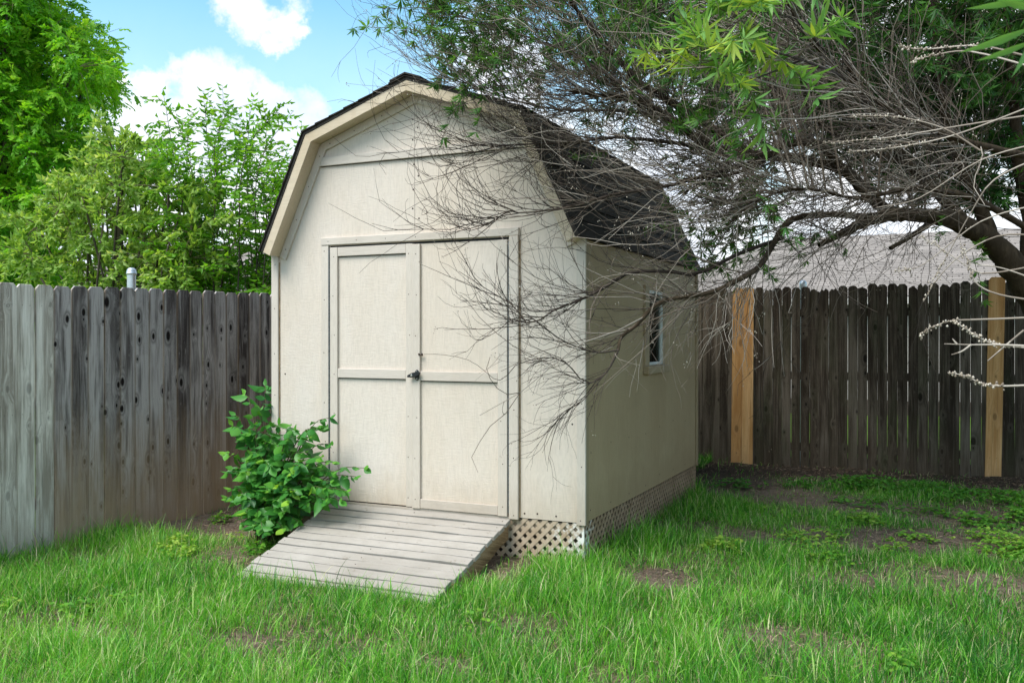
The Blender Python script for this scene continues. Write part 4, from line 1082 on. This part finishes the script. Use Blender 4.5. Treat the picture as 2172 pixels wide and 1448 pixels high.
    spray(D_['n'], .15, .92, 26, (.30, .90), tuple(left*.6), twigsD, .0026, 5, (0, 0, .35), .75, .3, 1)
    spray(D_['h'], .2, .98, 34, (.35, 1.0), tuple(left*.6), twigsD, .0029, 5, (0, 0, .35), .85, .3, 1)
    spray(D_['c'], .4, .99, 36, (.4, 1.1), tuple(left*.6), twigsD, .0032, 6, (0, 0, .3), .9, .2, 1)
    spray(D_['c'], .35, .95, 34, (.4, 1.1), tuple(left*.4 + dn*1.4 - FW*.15), twigsP, .0034, 5, (-.2, 0, .9), .8, 0, .9)
    spray(D_['k'], .05, .45, 16, (.35, .9), tuple(left*.5 + dn), twigsP, .0030, 4, (-.1, 0, .8), .7, 0, .9)
    spray(D_['d'], .2, .98, 26, (.35, 1.0), lb, twigsD, .0030, 6, (0, 0, .2), .9, .1, 1)
    spray(D_['t'], .1, .98, 44, (.4, 1.2), tuple(left*.4), twigsD, .0032, 6, (0, 0, .2), 1.0, .1, .9)
    for key, n in (('a', 24), ('s', 46), ('e', 56), ('f', 52), ('g', 44), ('r', 40)):
        spray(D_[key], .15, .98, n, (.35, 1.1), tuple(left*.35), twigsD, .0031, 5, (0, 0, .1), 1.05, .05, .95)
    for key, n in (('s', 30), ('r', 34), ('e', 14), ('f', 14), ('c', 18), ('d', 16)):
        spray(D_[key], .1, .95, n, (.4, 1.0), tuple(left*.5 - FW*.4 + np.array([0, 0, -.2])), twigsP, .0032, 3, (-.2, 0, .3), .8, 0, 1)
    for p in ([A(1800, 170, 5.0, .010), A(1700, 128, 4.75, .008), A(1600, 108, 4.52, .005), A(1470, 140, 4.4, .002)], [A(1750, 110, 4.95, .009), A(1680, 40, 4.62, .006), A(1560, 22, 4.45, .002)], [A(1700, 128, 4.75, .006), A(1620, 160, 4.6, .004), A(1540, 185, 4.45, .002)]):
        q = smooth_path(p, 12); twigsD.curve(q[:7, :3], q[0, 3], q[6, 3], .3); twigsD.curve(q[6:, :3], q[6, 3], q[11, 3], .3)
    for key, n in (('s', 16), ('r', 18), ('c', 12), ('i', 6)):
        spray(D_[key], .1, .9, n, (.7, 1.5), tuple(left*.7 - FW*.5 + np.array([0, 0, -.15])), twigsP, .0042, 3, (-.3, 0, .5), .6, .2, 1)
    # straight upright water shoots
    for key, n, f0, f1 in (('d', 10, .3, .6), ('c', 16, .3, .62), ('s', 8, .4, .8), ('a', 6, .1, .7)):
        k = rng.integers(int(f0*58), int(f1*58), n); p0 = D_[key][k]
        d = unit(np.array([0, 0, 1.0]) + rng.normal(0, .16, (n, 3)) + left*.1)
        P = twig_curve(p0, d, rng.uniform(.7, 1.5, n), np.array([0, 0, .2]), 6, .08); add(twigsP, P, .008, .003, .0, .7)
        spray_p = np.concatenate([P[:, 2:5].reshape(-1, 3)])
        q = twig_curve(np.repeat(P[:, 3], 3, 0), unit(rand_dirs(3*n)*.8 + np.array([0, 0, .8])), rng.uniform(.3, .7, 3*n), np.array([0, 0, .2]), 6, .2); add(twigsP, q, .003, .0014, 0, .8)
    twigsD.mesh('twigs', TWIGD, root, 3)
    # hand-placed pale twigs with seed heads nearest the camera
    seeds = []
    near = [([(2215,672),(2120,676),(2060,678),(2020,680),(1985,690),(1962,703),(1952,718)], 3.1, .45),
            ([(2215,742),(2140,733),(2100,727),(2070,712),(2045,695),(2022,683)], 3.1, .15),
            ([(2215,735),(2120,731),(2060,731),(2003,729)], 3.0, 2), ([(2060,731),(2040,745),(2018,752)], 3.0, 2), ([(2030,730),(2020,718)], 3.0, 2),
            ([(2215,815),(2150,818),(2110,818),(2080,812),(2045,796),(2010,790)], 2.9, .3), ([(2172,700),(2130,735),(2095,765)], 3.1, 2),
            ([(2215,240),(2050,265),(1900,290),(1830,297),(1745,303)], 3.6, .45), ([(2215,215),(2030,285),(1900,313),(1795,322)], 3.6, .5), ([(2080,320),(2000,272),(1900,248),(1802,247)], 3.5, .5),
            ([(2215,130),(2080,98),(1960,105),(1905,98)], 3.0, .3), ([(2215,150),(2060,110),(1980,118),(1935,130)], 3.0, .55),
            ([(2215,300),(2080,340),(1950,420),(1860,440)], 3.9, 2), ([(2215,330),(2110,380),(2060,450),(2010,540),(1975,600)], 3.6, .8), ([(2215,560),(2100,580),(2060,570),(2000,530),(1950,500)], 3.6, .7),
            ([(2215,500),(2120,500),(2040,540),(1990,590),(1958,640)], 3.7, .75), ([(2215,430),(2080,470),(1960,560),(1900,575)], 4.0, .8), ([(2215,600),(2130,570),(2070,560)], 3.4, 2), ([(2215,640),(2120,625),(2070,600),(2055,560),(2040,520)], 3.3, .6)]
    for pts, d, s0 in near:
        anchor = (at(2475, 540, 4.5) if pts[0][1] > 590 else at(2465, 450, 4.0) if pts[0][1] > 400 else at(2425, 300, 3.65) if pts[0][1] > 190 else at(2395, 130, 3.25))
        pw = [at(u, v, d + .0006*(u-2100)*-1) for u, v in pts]
        if pts[0][0] > 2200:
            h_ = smooth_path([anchor, anchor*.5 + pw[0]*.5 + np.array([0, 0, .03]), pw[0]], 8); twigsP.curve(h_, .0052, .0043, rng.uniform(.4, .8))
        q = smooth_path(pw, 16)
        twigsP.curve(q, .0036, .0018, rng.uniform(.5, 1), 6) if False else None
        for a in range(0, 15, 5): twigsP.curve(q[a:a+6], .0042-.0009*a/5, .0033-.0009*a/5, rng.uniform(.55, 1))
        if s0 < 1:
            for f in np.arange(s0, 1.0, .028):
                i0 = min(int(f*15), 14); fr = f*15-i0; c = q[i0]*(1-fr)+q[i0+1]*fr
                for _ in range(2): seeds.append((c + rng.normal(0, .0045, 3), rng.uniform(.0028, .0052)))
    twigsP.mesh('pale_twigs', TWIGP, root, 3)
    # dry seed clusters on the tips of the dead twigs
    tips = np.concatenate(tipsD); tips = tips[rng.random(len(tips)) < .16]
    for tpt in tips:
        for _ in range(rng.integers(2, 6)): seeds.append((tpt + rng.normal(0, .012, 3), rng.uniform(.0022, .0042)))
    c = np.array([s_[0] for s_ in seeds]); r = np.array([s_[1] for s_ in seeds])[:, None, None]
    octa = np.array([(1,0,0),(-1,0,0),(0,1,0),(0,-1,0),(0,0,1.25),(0,0,-1.25)], float)
    V = (c[:, None, :] + octa[None]*r).reshape(-1, 3); n = len(c)
    F = np.array([(0,2,4),(2,1,4),(1,3,4),(3,0,4),(2,0,5),(1,2,5),(3,1,5),(0,3,5)])
    lp = (np.arange(n)[:, None, None]*6 + F[None]).ravel()
    np_mesh('seed_heads', V, lp, np.full(n*8, 3), SEEDM, root, {'rnd': np.repeat(rng.random(n), 6)}, True)
    # palmate leaves
    def palmate(B, Dv, Ln, Wf, tone):
        N = len(B); up = unit(rng.normal(0, .5, (N, 3)) + np.array([0, 0, 1.0])); sd = unit(np.cross(Dv, up))
        bb = []; dd = []; ss = []; ll = []; ww = []; tt = []
        for a, sc in ((-1.15, .55), (-.55, .85), (0, 1.0), (.55, .85), (1.15, .55)):
            v = unit(Dv*math.cos(a) + sd*math.sin(a) + rng.normal(0, .10, (N, 3)) + np.array([0, 0, -.18])); bb.append(B); dd.append(v); ss.append(unit(np.cross(v, up))); ll.append(Ln*sc*rng.uniform(.85, 1.1, N)); ww.append(Wf*sc*rng.uniform(.85, 1.15, N)); tt.append(tone + rng.normal(0, .08, N))
        return [np.concatenate(q) for q in (bb, dd, ss, ll, ww, tt)]
    B = []; Dv = []; Ln = []; tn = []
    def scatter(poly, d0, d1, n, ln, tone, hang=-.35):
        us, vs = np.array(poly)[:, 0], np.array(poly)[:, 1]; cnt = 0
        while cnt < n:
            # little leafy shoots: a stem with several leaves, so the foliage clumps
            u = rng.uniform(us.min(), us.max()); v = rng.uniform(vs.min(), vs.max())
            if not in_poly(poly, np.array([u]), np.array([v]))[0]: continue
            p = at(u, v, rng.uniform(d0, d1)); d = unit(rand_dirs(1)[0] + np.array([0, 0, .5]))
            P = keep_out(twig_curve(p[None], d[None], np.array([rng.uniform(.15, .45)]), np.array([[0, 0, -.3]]), 6))[0]
            lf.t.append(P); lf.r.append(np.linspace(.003, .0012, 6)); lf.c.append(rng.uniform(0, .6))
            for k in range(1, 6):
                for sg in (1, -1):
                    a = unit(P[k]-P[k-1]); sd = unit(np.cross(a, rand_dirs(1)[0]))
                    B.append(P[k]); Dv.append(unit(a*.35 + sd*.8*sg + np.array([0, 0, hang]))); Ln.append(ln*rng.uniform(.7, 1.15)); tn.append(tone + rng.normal(0, .2)); cnt += 1
    lf = Plant()
    scatter([(860,-80),(1260,-80),(1250,120),(1180,170),(1060,190),(960,150),(890,90)], 5.0, 6.2, 1500, .085, .65)
    scatter([(1180,-80),(1480,-80),(1440,120),(1300,170),(1200,130)], 5.3, 6.4, 800, .09, .6)
    scatter([(1500,-60),(2230,-60),(2230,150),(1900,190),(1620,120)], 5.4, 6.6, 900, .10, .33)
    scatter([(1380,150),(1560,180),(1640,300),(1560,330),(1420,250)], 5.2, 6.2, 300, .09, .5)
    scatter([(940,90),(1100,120),(1080,205),(960,190)], 5.05, 5.2, 70, .085, .5)
    scatter([(1620,-560),(2700,-560),(2700,-20),(1560,-20)], 5.2, 8.6, 4200, .12, .4)  # unseen leaves above the view, added to shade the right yard and side wall
    scatter([(1250,-80),(2230,-80),(2230,190),(1900,230),(1560,170),(1300,90)], 6.6, 9.0, 10500, .115, .2)  # backing leaves in a darker tone: crown shade put into their colour
    scatter([(1480,170),(2230,170),(2230,440),(1960,430),(1800,330),(1620,260),(1500,300)], 6.8, 9.0, 6500, .11, .2)  # lower backing leaves, also toned darker for the shade inside the crown
    scatter([(1180,60),(1500,100),(1520,300),(1380,260),(1250,170)], 6.2, 7.4, 700, .09, .35)
    scatter([(1700,-700),(2700,-700),(2700,-120),(1700,-120)], 6.8, 9.4, 2600, .13, .3)  # more unseen canopy overhead, added for its shade on the side
    scatter([(1440,380),(1640,400),(1700,500),(1600,560),(1500,550),(1440,470)], 5.7, 6.8, 620, .085, .75)
    scatter([(1250,260),(1360,280),(1420,340),(1360,350),(1280,320)], 5.5, 5.9, 60, .085, .6)
    scatter([(1980,490),(2060,520),(2100,560),(2080,580),(2000,530)], 6.6, 6.8, 30, .09, .7)
    scatter([(2120,420),(2230,420),(2230,540),(2150,530)], 6.6, 7.2, 70, .09, .8)
    b_, d_, s_, l_, t_, o_ = palmate(np.array(B), np.array(Dv), np.array(Ln), np.array(Ln)*.17, np.array(tn))
    V, l, t, i = diamonds(b_, d_, s_, l_, t_, .25, .12)
    np_mesh('crown', V, l, t, LEAF_VITEX, root, {'rnd': np.clip(o_, 0, 1)[i]})
    # bright young foliage hanging close to the camera
    B = []; Dv = []; Ln = []; tn = []
    scatter([(1500,-40),(1780,-40),(1770,60),(1720,105),(1640,140),(1600,170),(1510,190),(1450,150),(1430,110),(1500,60)], 4.3, 4.7, 210, .15, .6, -.05)
    scatter([(1440,90),(1560,90),(1560,160),(1500,175),(1470,150)], 4.3, 4.5, 45, .13, .8, -.05)
    scatter([(1570,300),(1630,310),(1620,390),(1580,400)], 4.7, 4.8, 30, .09, .3, -.6)
    b_, d_, s_, l_, t_, o_ = palmate(np.array(B), np.array(Dv), np.array(Ln), np.array(Ln)*.15, np.array(tn))
    q = [at(2215, 40, 1.9), at(2190, 90, 1.9), at(2200, -20, 1.9)]
    extra = [((2190, 58), (2052, 118), .020), ((2195, 85), (2085, 135), .016), ((2190, -5), (2062, 26), .016), ((2200, 20), (2120, 5), .016), ((2200, 60), (2160, 160), .016)]
    eb = np.array([at(*a, 1.9) for a, c_, w in extra]); et = np.array([at(*c_, 1.86) for a, c_, w in extra]); ew = np.array([w for a, c_, w in extra])
    el = np.linalg.norm(et-eb, axis=1); ed = unit(et-eb); es = unit(np.cross(ed, FW + np.array([.2, .1, .9])))
    V, l, t, i = ovates(np.concatenate([b_, eb]), np.concatenate([d_, ed]), np.concatenate([s_, es]), np.concatenate([l_, el]), np.concatenate([t_, ew]), ((0,.05),(.2,.6),(.45,1),(.7,.75),(.9,.28),(1,.02)), .25, .12)
    np_mesh('young_leaves', V, l, t, LEAF_NEAR, root, {'rnd': np.clip(np.concatenate([o_, np.full(len(eb), .35)]), 0, 1)[i]}, True, label='bright green young leaf clump')
    lf.curve([at(2342, -75, 2.45), at(2300, -30, 2.1), at(2240, 20, 1.92), at(2190, 58, 1.9)], .004, .002, .3)
    lf.mesh('leaf_stems', STEMG, root, 3)
chaste()

# ------------------------------------------------------------------ grass and ground cover
BARE = [(1.44,-1.96,.16,.10,.85),(2.46,-1.90,.15,.10,.85),(2.98,-.16,.22,.20,.95),(4.2,1.40,.76,.34,.96),(3.5,1.10,.42,.23,.9),(4.65,.56,.38,.22,.85),(3.05,.62,.2,.12,.6),(-.62,.15,.75,.28,.95),(-.9,.9,.6,.9,.9),(2.62,3.4,.5,.35,.8),(1.98,-.30,.16,.28,.9),
        (3.2,2.55,.3,.2,.5),(.68,-2.15,.2,.12,.6),(3.9,-.9,.3,.15,.5),(.2,-.35,.35,.25,.6),(4.3,.2,.4,.14,.5)]
def vnoise(x, y, s, seed):
    r = np.random.default_rng(seed); ph = r.uniform(0, 6.28, 8); a = r.uniform(0, 6.28, 8); f = r.uniform(.5, 1.6, 8)*s
    return sum(np.sin(f[k]*(x*math.cos(a[k])+y*math.sin(a[k])) + ph[k]) for k in range(8))/8*1.6
def density(x, y):
    d = np.ones_like(x)
    for bx, by, rx, ry, st in BARE:
        q = ((x-bx)/(rx*1.25))**2 + ((y-by)/(ry*1.3))**2 + .5*vnoise(x, y, 9, 3)
        d *= 1 - st*np.clip(1.4-q, 0, 1)
    d *= np.clip(.9 + .55*vnoise(x, y, 5, 11), .3, 1.25)
    back = np.clip((y - 3.35 - .35*vnoise(x, y, 3, 5))/.35, 0, 1); d *= 1 - .97*back*(x > 2.3)
    mid = (x > 2.5) & (y > .9); d *= np.where(mid, np.clip(.62 + 1.1*vnoise(x, y, 4.2, 21), .12, 1), 1)
    d *= ~((x > -.02) & (x < 2.46) & (y > -.005) & (y < D+.02))
    d *= ~((x > .53) & (x < 1.925) & (y > -1.03) & (y < 0))
    d *= ~((x < -1.225) | (y > 4.27))
    return d
def view_ok(x, y, z, m=60):
    d = np.stack([x, y, z], -1) - CAM; zz = d@FW; u = 1086 + FPX*(d@RT)/np.maximum(zz, .1); v = 724 - FPX*(d@UP)/np.maximum(zz, .1)
    return (zz > 2.2) & (u > -500) & (u < 2672) & (v < 1448+420)
def blades(n):
    x = rng.uniform(-1.3, 7.2, n*4); y = rng.uniform(-4.2, 4.3, n*4); z = gz(x, y)
    k = view_ok(x, y, z) & (rng.random(len(x)) < density(x, y)/1.25)
    x, y, z = x[k][:n], y[k][:n], z[k][:n]; N = len(x)
    tuft = vnoise(x, y, 11, 33)
    far = np.clip((y-.5)/2.5, 0, 1)*(x > 2.5)
    h = rng.gamma(7, 1/7, N)*(.092 + .038*tuft + .026*vnoise(x, y, 4.5, 35))*(1-.35*far)
    tall = rng.random(N) < .07; h[tall] *= rng.uniform(1.3, 1.9, tall.sum())
    near_ramp = np.exp(-(((x-1.25)/.8)**2 + ((y+1.15)/.2)**2)); h *= 1 - .15*near_ramp
    h *= 1 + .7*np.exp(-((x+1.2)/.14)**2)*np.clip(vnoise(x, y, 7, 61)+.4, 0, 1)
    side = np.exp(-(((x-2.62)/.22)**2))*(y > -.3); h *= 1 + .45*side
    h = np.clip(h, .02, .30)
    h *= .45 + .55*np.clip(density(x, y), 0, 1)**.6
    w = rng.uniform(.0016, .0042, N)*(1+.25*tall)
    wild = rng.random(N) < .10; w[wild] *= 1.9
    az = rng.uniform(0, 6.283, N) ; th0 = np.abs(rng.normal(.12, .22, N)); bend = np.abs(rng.normal(.75, .5, N)) + .5*tall
    hd = np.stack([np.cos(az), np.sin(az), np.zeros(N)], -1) + np.array([.12, .05, 0])*1.0
    hd = unit(hd); tw = rng.normal(0, .5, N)
    sd0 = np.stack([-hd[:, 1], hd[:, 0], np.zeros(N)], -1)
    sd = sd0*np.cos(tw)[:, None] + hd*np.sin(tw)[:, None]
    m = 5; p = np.stack([x, y, z-.006], -1); V = np.zeros((N, 9, 3)); seg = h/(m-1)
    wp_ = [.75, 1.0, .85, .55]
    for q in range(m):
        if q < 4:
            V[:, 2*q] = p - sd*(w*wp_[q]*.5)[:, None]; V[:, 2*q+1] = p + sd*(w*wp_[q]*.5)[:, None]
        else: V[:, 8] = p
        th = th0 + bend*(q+.5)/(m-1)*1.1
        p = p + hd*(np.sin(th)*seg)[:, None] + np.array([0, 0, 1.0])*(np.cos(th)*seg)[:, None]
    pat = np.array([0,1,3,2, 2,3,5,4, 4,5,7,6, 6,7,8]); loops = (np.arange(N)[:, None]*9 + pat).ravel()
    tot = np.tile(np.array([4,4,4,3]), N)
    yel = np.clip(-(x-1.5)*.05, -.06, .1)
    rn = np.clip(.42 + .13*vnoise(x, y, 2.2, 51) + .12*vnoise(x, y, 9, 52) + yel + rng.normal(0, .22, N), 0, .9)
    dead = (rng.random(N) < .10) & ~tall; rn[dead] = rng.uniform(.9, 1, dead.sum())
    return V.reshape(-1, 3), loops, tot, np.repeat(rn, 9)
V, l, t, rn = blades(270000)
# pale seed flecks caught on the blade tips
tp = V.reshape(-1, 9, 3)[:, 8]; tp = tp[rng.random(len(tp)) < .016]
fd = rand_dirs(len(tp)); fv, fl_, ft, fi = diamonds(tp, fd, unit(np.cross(fd, rand_dirs(len(tp)))), rng.uniform(.008, .018, len(tp)), rng.uniform(.002, .0045, len(tp)), .2)
l = np.concatenate([l, fl_ + len(V)]); V = np.concatenate([V, fv]); t = np.concatenate([t, ft]); rn = np.concatenate([rn, np.full(len(fv), .9)])
gr = np_mesh('grass', V, l, t, GRASSM, None, {'rnd': rn}); gr['kind'] = 'stuff'
# thatch: dry straw lying on the soil
def thatch(n):
    x = rng.uniform(-1.25, 6.5, n*3); y = rng.uniform(-4, 4.25, n*3); z = gz(x, y)
    k = view_ok(x, y, z) & ~((x > -.02) & (x < 2.46) & (y > -.005) & (y < D)) & ~((x > .53) & (x < 1.925) & (y > -.93) & (y < 0))
    x, y, z = x[k][:n], y[k][:n], z[k][:n]; N = len(x); az = rng.uniform(0, 6.283, N); L = rng.uniform(.02, .07, N)
    d = np.stack([np.cos(az), np.sin(az), rng.normal(.1, .15, N)], -1); s_ = unit(np.stack([-d[:, 1], d[:, 0], rng.normal(0, .3, N)], -1))
    V, l, t, i = diamonds(np.stack([x, y, z+rng.uniform(.002, .015, N)], -1), unit(d), s_, L, rng.uniform(.002, .006, N), .1)
    return V, l, t, rng.random(N)[i]
V, l, t, rn = thatch(75000)
STRAW = twig_material('dry_straw', [(0, (.055, .034, .021)), (.5, (.20, .125, .078)), (1, (.42, .31, .21))])
th_ = np_mesh('leaf_litter', V, l, t, STRAW, None, {'rnd': rn}); th_['kind'] = 'stuff'
# ground cover: small lobed leaves on short stalks
COVER = [(4.0,3.32,.80,.25,.75,.35),(4.95,2.9,.6,.4,.6,.4),(3.5,2.05,.42,.22,.8,.66),(4.78,1.52,.48,.30,1.35,.72),(5.2,1.35,.35,.3,1.2,.66),(3.18,.70,.16,.13,1.3,.9),(3.75,1.25,.34,.10,.8,.8),(4.95,2.35,.5,.35,.6,.5),(4.15,2.65,.45,.25,.5,.45),(2.75,3.25,.3,.2,.5,.3),(-.40,-.52,.16,.10,2.2,.95),(-.25,-.75,.22,.12,1.2,.9),(.25,-.45,.12,.10,1.,.5),(5.8,2.4,.6,.8,.7,.45),(3.9,2.0,.2,.16,.9,.75)]
for _ in range(46):
    qx, qy = rng.uniform(-.9, 6), rng.uniform(-3.2, 2.6)
    if (-.2 < qx < 2.6 and qy > -1.25): continue
    COVER.append((qx, qy, rng.uniform(.06, .16), rng.uniform(.05, .12), rng.uniform(.6, 1.3), rng.uniform(.35, .9)))
def cover():
    bs = []; ds = []; ss = []; ls = []; ws = []; rs = []
    for cx, cy, rx, ry, dn, tone in COVER:
        n = int(rx*ry*3.14*1500*dn)
        a = rng.uniform(0, 6.283, n); r = np.sqrt(rng.random(n))*(1+.25*np.sin(3*a+cx*9)); x = cx + rx*r*np.cos(a); y = cy + ry*r*np.sin(a)
        kk = vnoise(x, y, 8, 71) + rng.normal(0, .25, n) > -.12; x, y, a, r = x[kk], y[kk], a[kk], r[kk]; n = len(x)
        hgt = rng.uniform(.012, .10, n)*(1.1-.6*r)
        z = gz(x, y) + hgt
        for k in range(4):
            az = a*7 + k*1.57 + rng.normal(0, .3, n); d = unit(np.stack([np.cos(az), np.sin(az), rng.normal(.15, .25, n)], -1))
            bs.append(np.stack([x, y, z], -1)); ds.append(d); ss.append(unit(np.stack([-d[:, 1], d[:, 0], rng.normal(0, .35, n)], -1))); q = rng.uniform(.016, .032, n); ls.append(q); ws.append(q*.85); rs.append(np.clip(tone + rng.normal(0, .15, n), 0, 1))
    B, Dd, S, L_, W_, R_ = [np.concatenate(q) for q in (bs, ds, ss, ls, ws, rs)]
    V, l, t, i = ovates(B, Dd, S, L_, W_, ((0,.1),(.35,.8),(.7,1),(1,.35)), .2, .2)
    o = np_mesh('ground_cover', V, l, t, CLOVM, None, {'rnd': R_[i]}); o['kind'] = 'stuff'
cover()

# ------------------------------------------------------------------ sky, sun, camera
SUN_EL, SUN_AZ = math.radians(56), math.radians(205)      # azimuth clockwise from +Y
sd = np.array([math.sin(SUN_AZ)*math.cos(SUN_EL), math.cos(SUN_AZ)*math.cos(SUN_EL), math.sin(SUN_EL)])
w = bpy.data.worlds.new('World'); scene.world = w; w.use_nodes = True
nt = w.node_tree; nt.nodes.clear()
class WN(Mat):
    def __init__(s): s.nt = nt
N_ = WN()
out = nt.nodes.new('ShaderNodeOutputWorld')
sky = N_.n('TexSky', sky_type='NISHITA', sun_disc=False, sun_elevation=SUN_EL, sun_rotation=SUN_AZ, air_density=1.0, dust_density=.6, ozone_density=1.0)
dirv = N_.n('TexCoord').outputs['Generated']
nz1 = N_.n('TexNoise', {'Vector': dirv, 'Scale': 9.0, 'Detail': 8.0, 'Roughness': .6})
nz2 = N_.n('TexNoise', {'Vector': dirv, 'Scale': 34.0, 'Detail': 6.0, 'Roughness': .6})
wn1 = N_.n('TexNoise', {'Vector': dirv, 'Scale': 8.0, 'Detail': 6.0, 'Roughness': .65}); wn2 = N_.n('TexNoise', {'Vector': dirv, 'Scale': 30.0, 'Detail': 6.0, 'Roughness': .7})
def voff(c, a): return N_.n('VectorMath', {0: N_.n('VectorMath', {0: c, 1: (.5, .5, .5)}, operation='SUBTRACT').outputs[0], 'Scale': a}, operation='SCALE').outputs[0]
wdir = N_.n('VectorMath', {0: dirv, 1: voff(wn1.outputs['Color'], .085)}, operation='ADD').outputs[0]
wdir = N_.n('VectorMath', {0: wdir, 1: voff(wn2.outputs['Color'], .035)}, operation='ADD').outputs[0]
field = None
for (u, v, r, s_) in [(495,15,48,1),(545,35,58,1),(605,45,58,1),(640,60,36,1),(575,92,34,1),(262,182,34,1),(330,190,60,1),(415,180,66,1),(495,205,62,1),(560,225,45,1),(440,270,120,1),(300,290,90,1),(600,330,110,1),(560,450,160,1),(300,480,220,1),(1480,420,300,1),(1150,330,150,1),(1900,420,380,1),(1750,120,300,1.1),(1080,150,120,1.2)]:
    dd = dirn(u, v)
    dist = N_.n('VectorMath', {0: wdir, 1: tuple(dd)}, operation='DISTANCE').outputs['Value']
    q = N_.math('MULTIPLY', dist, s_*FPX/(r*(.84 if r < 70 else 1.0)))
    field = q if field is None else N_.n('Math', {0: field, 1: q, 2: .25}, operation='SMOOTH_MIN').outputs[0]
fld = N_.math('ADD', field, N_.math('MULTIPLY', N_.math('SUBTRACT', nz1.outputs['Fac'], .5), 1.6))
fld = N_.math('ADD', fld, N_.math('MULTIPLY', N_.math('SUBTRACT', nz2.outputs['Fac'], .5), 1.5))
m1 = N_.n('MapRange', {'Value': fld, 'From Min': 1.42, 'From Max': .45}, interpolation_type='SMOOTHSTEP').outputs[0] 
big = N_.n('TexNoise', {'Vector': N_.map(dirv, (1, 1, 2.2)), 'Scale': 2.6, 'Detail': 7.0, 'Roughness': .58})
sepd = N_.n('SeparateXYZ', {0: dirv})
# open sky away from the pictured patch also carries broken cloud
away = N_.n('VectorMath', {0: dirv, 1: tuple(dirn(560, 120))}, operation='DISTANCE').outputs['Value']
m2 = N_.math('MULTIPLY', N_.ramp(big.outputs['Fac'], [(.45, 0.0), (.62, 1.0)]), N_.n('MapRange', {'Value': away, 'From Min': .35, 'From Max': .6}).outputs[0])
hz = N_.n('MapRange', {'Value': sepd.outputs['Z'], 'From Min': .34, 'From Max': .02, 'To Min': 0.0, 'To Max': .75}).outputs[0]
mask = N_.math('MAXIMUM', N_.math('MAXIMUM', m1, m2), hz)
skyc = N_.mix(1.0, sky.outputs[0], (.80, 1.12, 1.04), 'MULTIPLY')
shade = N_.ramp(N_.math('ADD', N_.math('MULTIPLY', nz1.outputs['Fac'], .7), N_.math('MULTIPLY', nz2.outputs['Fac'], .3)), [(.35, (6.3, 6.5, 6.9)), (.6, (7.4, 7.4, 7.4))])
# colour ramps stop at one: keep the ramp in 0-1 and scale afterwards
shade = N_.mix(1.0, N_.ramp(nz1.outputs['Fac'], [(.32, (.72, .80, .91)), (.60, (1, 1, 1))]), (4.9, 4.95, 5.05), 'MULTIPLY')
colr = N_.mix(mask, skyc, shade)
bg = N_.n('Background', {'Color': colr, 'Strength': .083})
nt.links.new(bg.outputs[0], out.inputs[0])

sl_ = bpy.data.lights.new('sun', 'SUN'); sl_.energy = 1.5; sl_.angle = math.radians(35); sl_.color = (1.0, .955, .90)
so = bpy.data.objects.new('sun', sl_); COL.objects.link(so); so.rotation_euler = Vector(-sd).to_track_quat('-Z', 'Y').to_euler()

cd = bpy.data.cameras.new('camera'); cd.sensor_width = 36; cd.lens = FPX/2172*36; cd.clip_end = 1000; cd.clip_start = .05
cd.dof.use_dof = True; cd.dof.focus_distance = 6.0; cd.dof.aperture_fstop = 7.0
co = bpy.data.objects.new('camera', cd); COL.objects.link(co); co.location = CAM
from mathutils import Matrix
co.rotation_euler = Matrix((RT, UP, -FW)).transposed().to_euler()
scene.camera = co
scene.view_settings.view_transform = 'Standard'; scene.view_settings.look = 'None'; scene.view_settings.exposure = 1.68; scene.view_settings.gamma = 1
scene.cycles.max_bounces = 8; scene.cycles.transparent_max_bounces = 8
